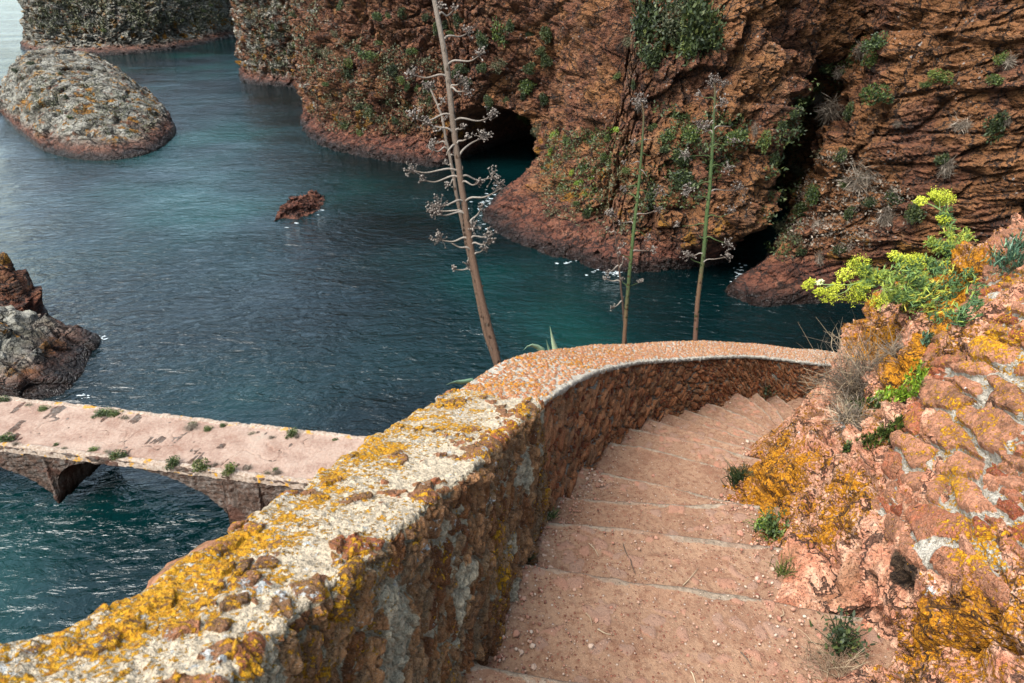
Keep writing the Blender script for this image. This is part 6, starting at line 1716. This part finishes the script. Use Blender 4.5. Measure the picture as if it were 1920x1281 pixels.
def gravel():
    rng = np.random.default_rng(91); V = []; F = []; T = []; n = 0
    cnt = 0
    for _ in range(5200):
        i = int(rng.integers(1, 12)) if rng.uniform() < 0.45 else int(rng.integers(1, 5))
        u = rng.beta(0.8, 0.9); v = rng.uniform()
        A, B = EX0[i], EX0[i + 1]
        a = A[1] + (A[3] - A[1]) * u; b = B[1] + (B[3] - B[1]) * u
        # more grit towards both sides
        if 0.2 < u < 0.8 and rng.uniform() < 0.55: continue
        p = a * (1 - v) + b * v
        z = B[2][2] + 0.004
        s = 0.0022 * math.exp(rng.normal() * 0.45) * (1.0 + 0.8 * (abs(u - 0.5) > 0.38))
        rs = rng.uniform(0.6, 1.3, 3) * s
        th = rng.uniform(0, 6.28); c, si = math.cos(th), math.sin(th)
        W = IV * rs * rng.uniform(0.8, 1.2, (12, 1)); W = np.stack((W[:, 0] * c - W[:, 1] * si, W[:, 0] * si + W[:, 1] * c, W[:, 2] * 0.8), -1)
        h = 0.035 * float(sst(0.62, 1.0, abs(2 * ((u * (1) + 0.1) / 1.35) - 1))) * float(sst(0.0, 0.25, (1 - v) * 0.4))
        V.append(W + np.array((p[0], p[1], z + h))); F.append(IF + n); n += 12; T.append(np.full(12, rng.uniform()))
    o = link('gravel', raw_mesh('gravel', np.concatenate(V), np.concatenate(F), True, {'tone': np.concatenate(T)}), M_PEB)
    return tag(o, 'pink and white grit strewn over the steps', kind='stuff')
gravel()
STONES = [(1108, 1214, 13, 'squarish brown stone near the middle of the nearest step'), (1118, 1165, 12, 'reddish stone a little above the squarish brown one on the nearest step'), (1000, 1253, 13, 'pink stone at the lower left of the nearest step'), (978, 1163, 9, 'small red stone by the old wall on the nearest step'),
          (1077, 1107, 8, 'small brown pebble on the upper part of the nearest step'), (1343, 1070, 9, 'brown round stone on the second step'), (1448, 1069, 9, 'pale pebble near the rock on the second step'), (1388, 1002, 12, 'yellowish stone near the leafy tuft on the third step'),
          (1340, 1205, 9, 'pinkish pebble low on the nearest step'), (1536, 1195, 12, 'pale stone beside the broad-leaved weed'), (1515, 1160, 7, 'white chip below the second step edge'), (1230, 1010, 8, 'dark round pebble on the third step'), (1330, 1250, 7, 'small pale pebble near the bottom of the nearest step'),
          (1090, 888, 8, 'small stone by the curved wall on a middle step'), (1290, 1230, 7, 'tiny tan pebble low in the middle of the nearest step'), (1322, 1075, 6, 'tiny pebble left of the brown round stone'), (1225, 893, 7, 'small pink pebble on the sixth step'), (1060, 1040, 7, 'small pebble near the left end of the second step')]
for k, (x, y, d, lab) in enumerate(STONES):
    r = cast(x, y)
    if r is None: continue
    rng = np.random.default_rng(300 + k)
    s = d / FPX * r[2] * 0.5
    sub = []
    V = np.concatenate((IV, [(IV[f[0]] + IV[f[1]] + IV[f[2]]) / 3 * 1.12 for f in IF]))
    F = np.array([q for fi, f in enumerate(IF) for q in ((f[0], f[1], 12 + fi), (f[1], f[2], 12 + fi), (f[2], f[0], 12 + fi))])
    V = V * rng.uniform(0.75, 1.2, (len(V), 1)) * np.array((1.1, 0.9, 0.7)) * s
    o = link('stone', raw_mesh('stone', V, F, False, {'tone': np.full(len(V), rng.uniform(0.25, 0.9))}), M_PEB)
    o.location = r[0] + Vector((0, 0, s * 0.4)); o.rotation_euler = (0, 0, rng.uniform(0, 6))
    tag(o, lab, 'stone', 'loose stones on the steps')
TW = [((1280, 1100), (1308, 1068), 'straw', 'longest pale straw lying on the second step'), ((1182, 1050), (1192, 1080), 'dry', 'dark twig beside the straw on the second step'), ((1120, 1182), (1150, 1192), 'straw', 'short straw near the middle of the nearest step'),
      ((1098, 1152), (1110, 1175), 'straw', 'pale bent straw left on the nearest step'), ((1388, 1225), (1410, 1255), 'dry', 'thin dark twig low on the nearest step'), ((1295, 1262), (1305, 1290), 'straw', 'straw at the bottom edge of the nearest step'),
      ((1458, 1160), (1466, 1145), 'straw', 'small straw under the second step edge'), ((1104, 1021), (1122, 1045), 'straw', 'thin straw near the left of the second step'), ((1122, 915), (1145, 906), 'dry', 'curved twig on a middle step by the wall'), ((1168, 1022), (1180, 1050), 'dry', 'forked dark twig at the second step edge')]
for k, (a, b_, kind, lab) in enumerate(TW):
    ra, rb = cast(*a), cast(*b_)
    if ra is None or rb is None: continue
    A, B = np.array(ra[0]), np.array(rb[0]); rng = np.random.default_rng(400 + k)
    if np.linalg.norm(A - B) > 0.35: continue
    A[2] += 0.006; B[2] += 0.006
    C = catmull(np.array([A, A * 0.5 + B * 0.5 + rng.normal(size=3) * np.array((0.006, 0.006, 0.002)) + np.array((0, 0, 0.004)), B]), 8)
    b = MB(); b.tube(C, [0.0022, 0.0018, 0.001], 4, 0.75 if kind == 'straw' else 0.1)
    o = b.build('straw' if kind == 'straw' else 'twig', ML[kind], origin=A); o.location = A
    tag(o, lab, 'twig', 'straws and twigs on the steps')

# ------------------------------------------------------------------ foam where swell breaks on the rocks
def foam():
    m = M('sea_foam')
    mf = m.done((0.30, 0.33, 0.34), 0.6, None, 0.3)
    rng = np.random.default_rng(8); V = []; F = []; n = 0
    zones = [(925, 390, 34, 34, 90), (960, 378, 22, 16, 26), (985, 345, 12, 6, 12), (600, 392, 22, 14, 5), (560, 422, 30, 8, 2), (1140, 512, 40, 7, 26), (1386, 520, 16, 26, 30), (75, 103, 30, 4, 16), (1060, 492, 30, 6, 10), (190, 634, 14, 6, 14), (160, 745, 12, 6, 8)]
    for cx, cy, rx, ry, k in zones:
        for _ in range(k):
            x, y = cx + rng.normal() * rx * 0.45, cy + rng.normal() * ry * 0.45
            c = at_h(x, y, HC); 
            L = rng.uniform(0.04, 0.22) * (c[1] / 45) ; a = rng.uniform(-0.5, 0.5); w = L * rng.uniform(0.15, 0.5); kk = 9
            th = np.linspace(0, 2 * math.pi, kk, endpoint=False); rr = rng.uniform(0.45, 1.2, kk)
            X = np.cos(th) * L * rr; Y = np.sin(th) * w * rr
            P = np.stack((c[0] + X * math.cos(a) - Y * math.sin(a), c[1] + X * math.sin(a) + Y * math.cos(a), np.full(kk, 0.012 + 0.003 * rng.uniform())), -1)
            P = np.concatenate((P, [[c[0], c[1], 0.03]]))
            V.append(P); F.append(np.array([(i, (i + 1) % kk, kk) for i in range(kk)]) + n); n += kk + 1
    o = link('foam', raw_mesh('foam', np.concatenate(V), np.concatenate(F), True), mf)
    tag(o, 'white foam flecks where the swell breaks on the rocks', kind='stuff')
foam()
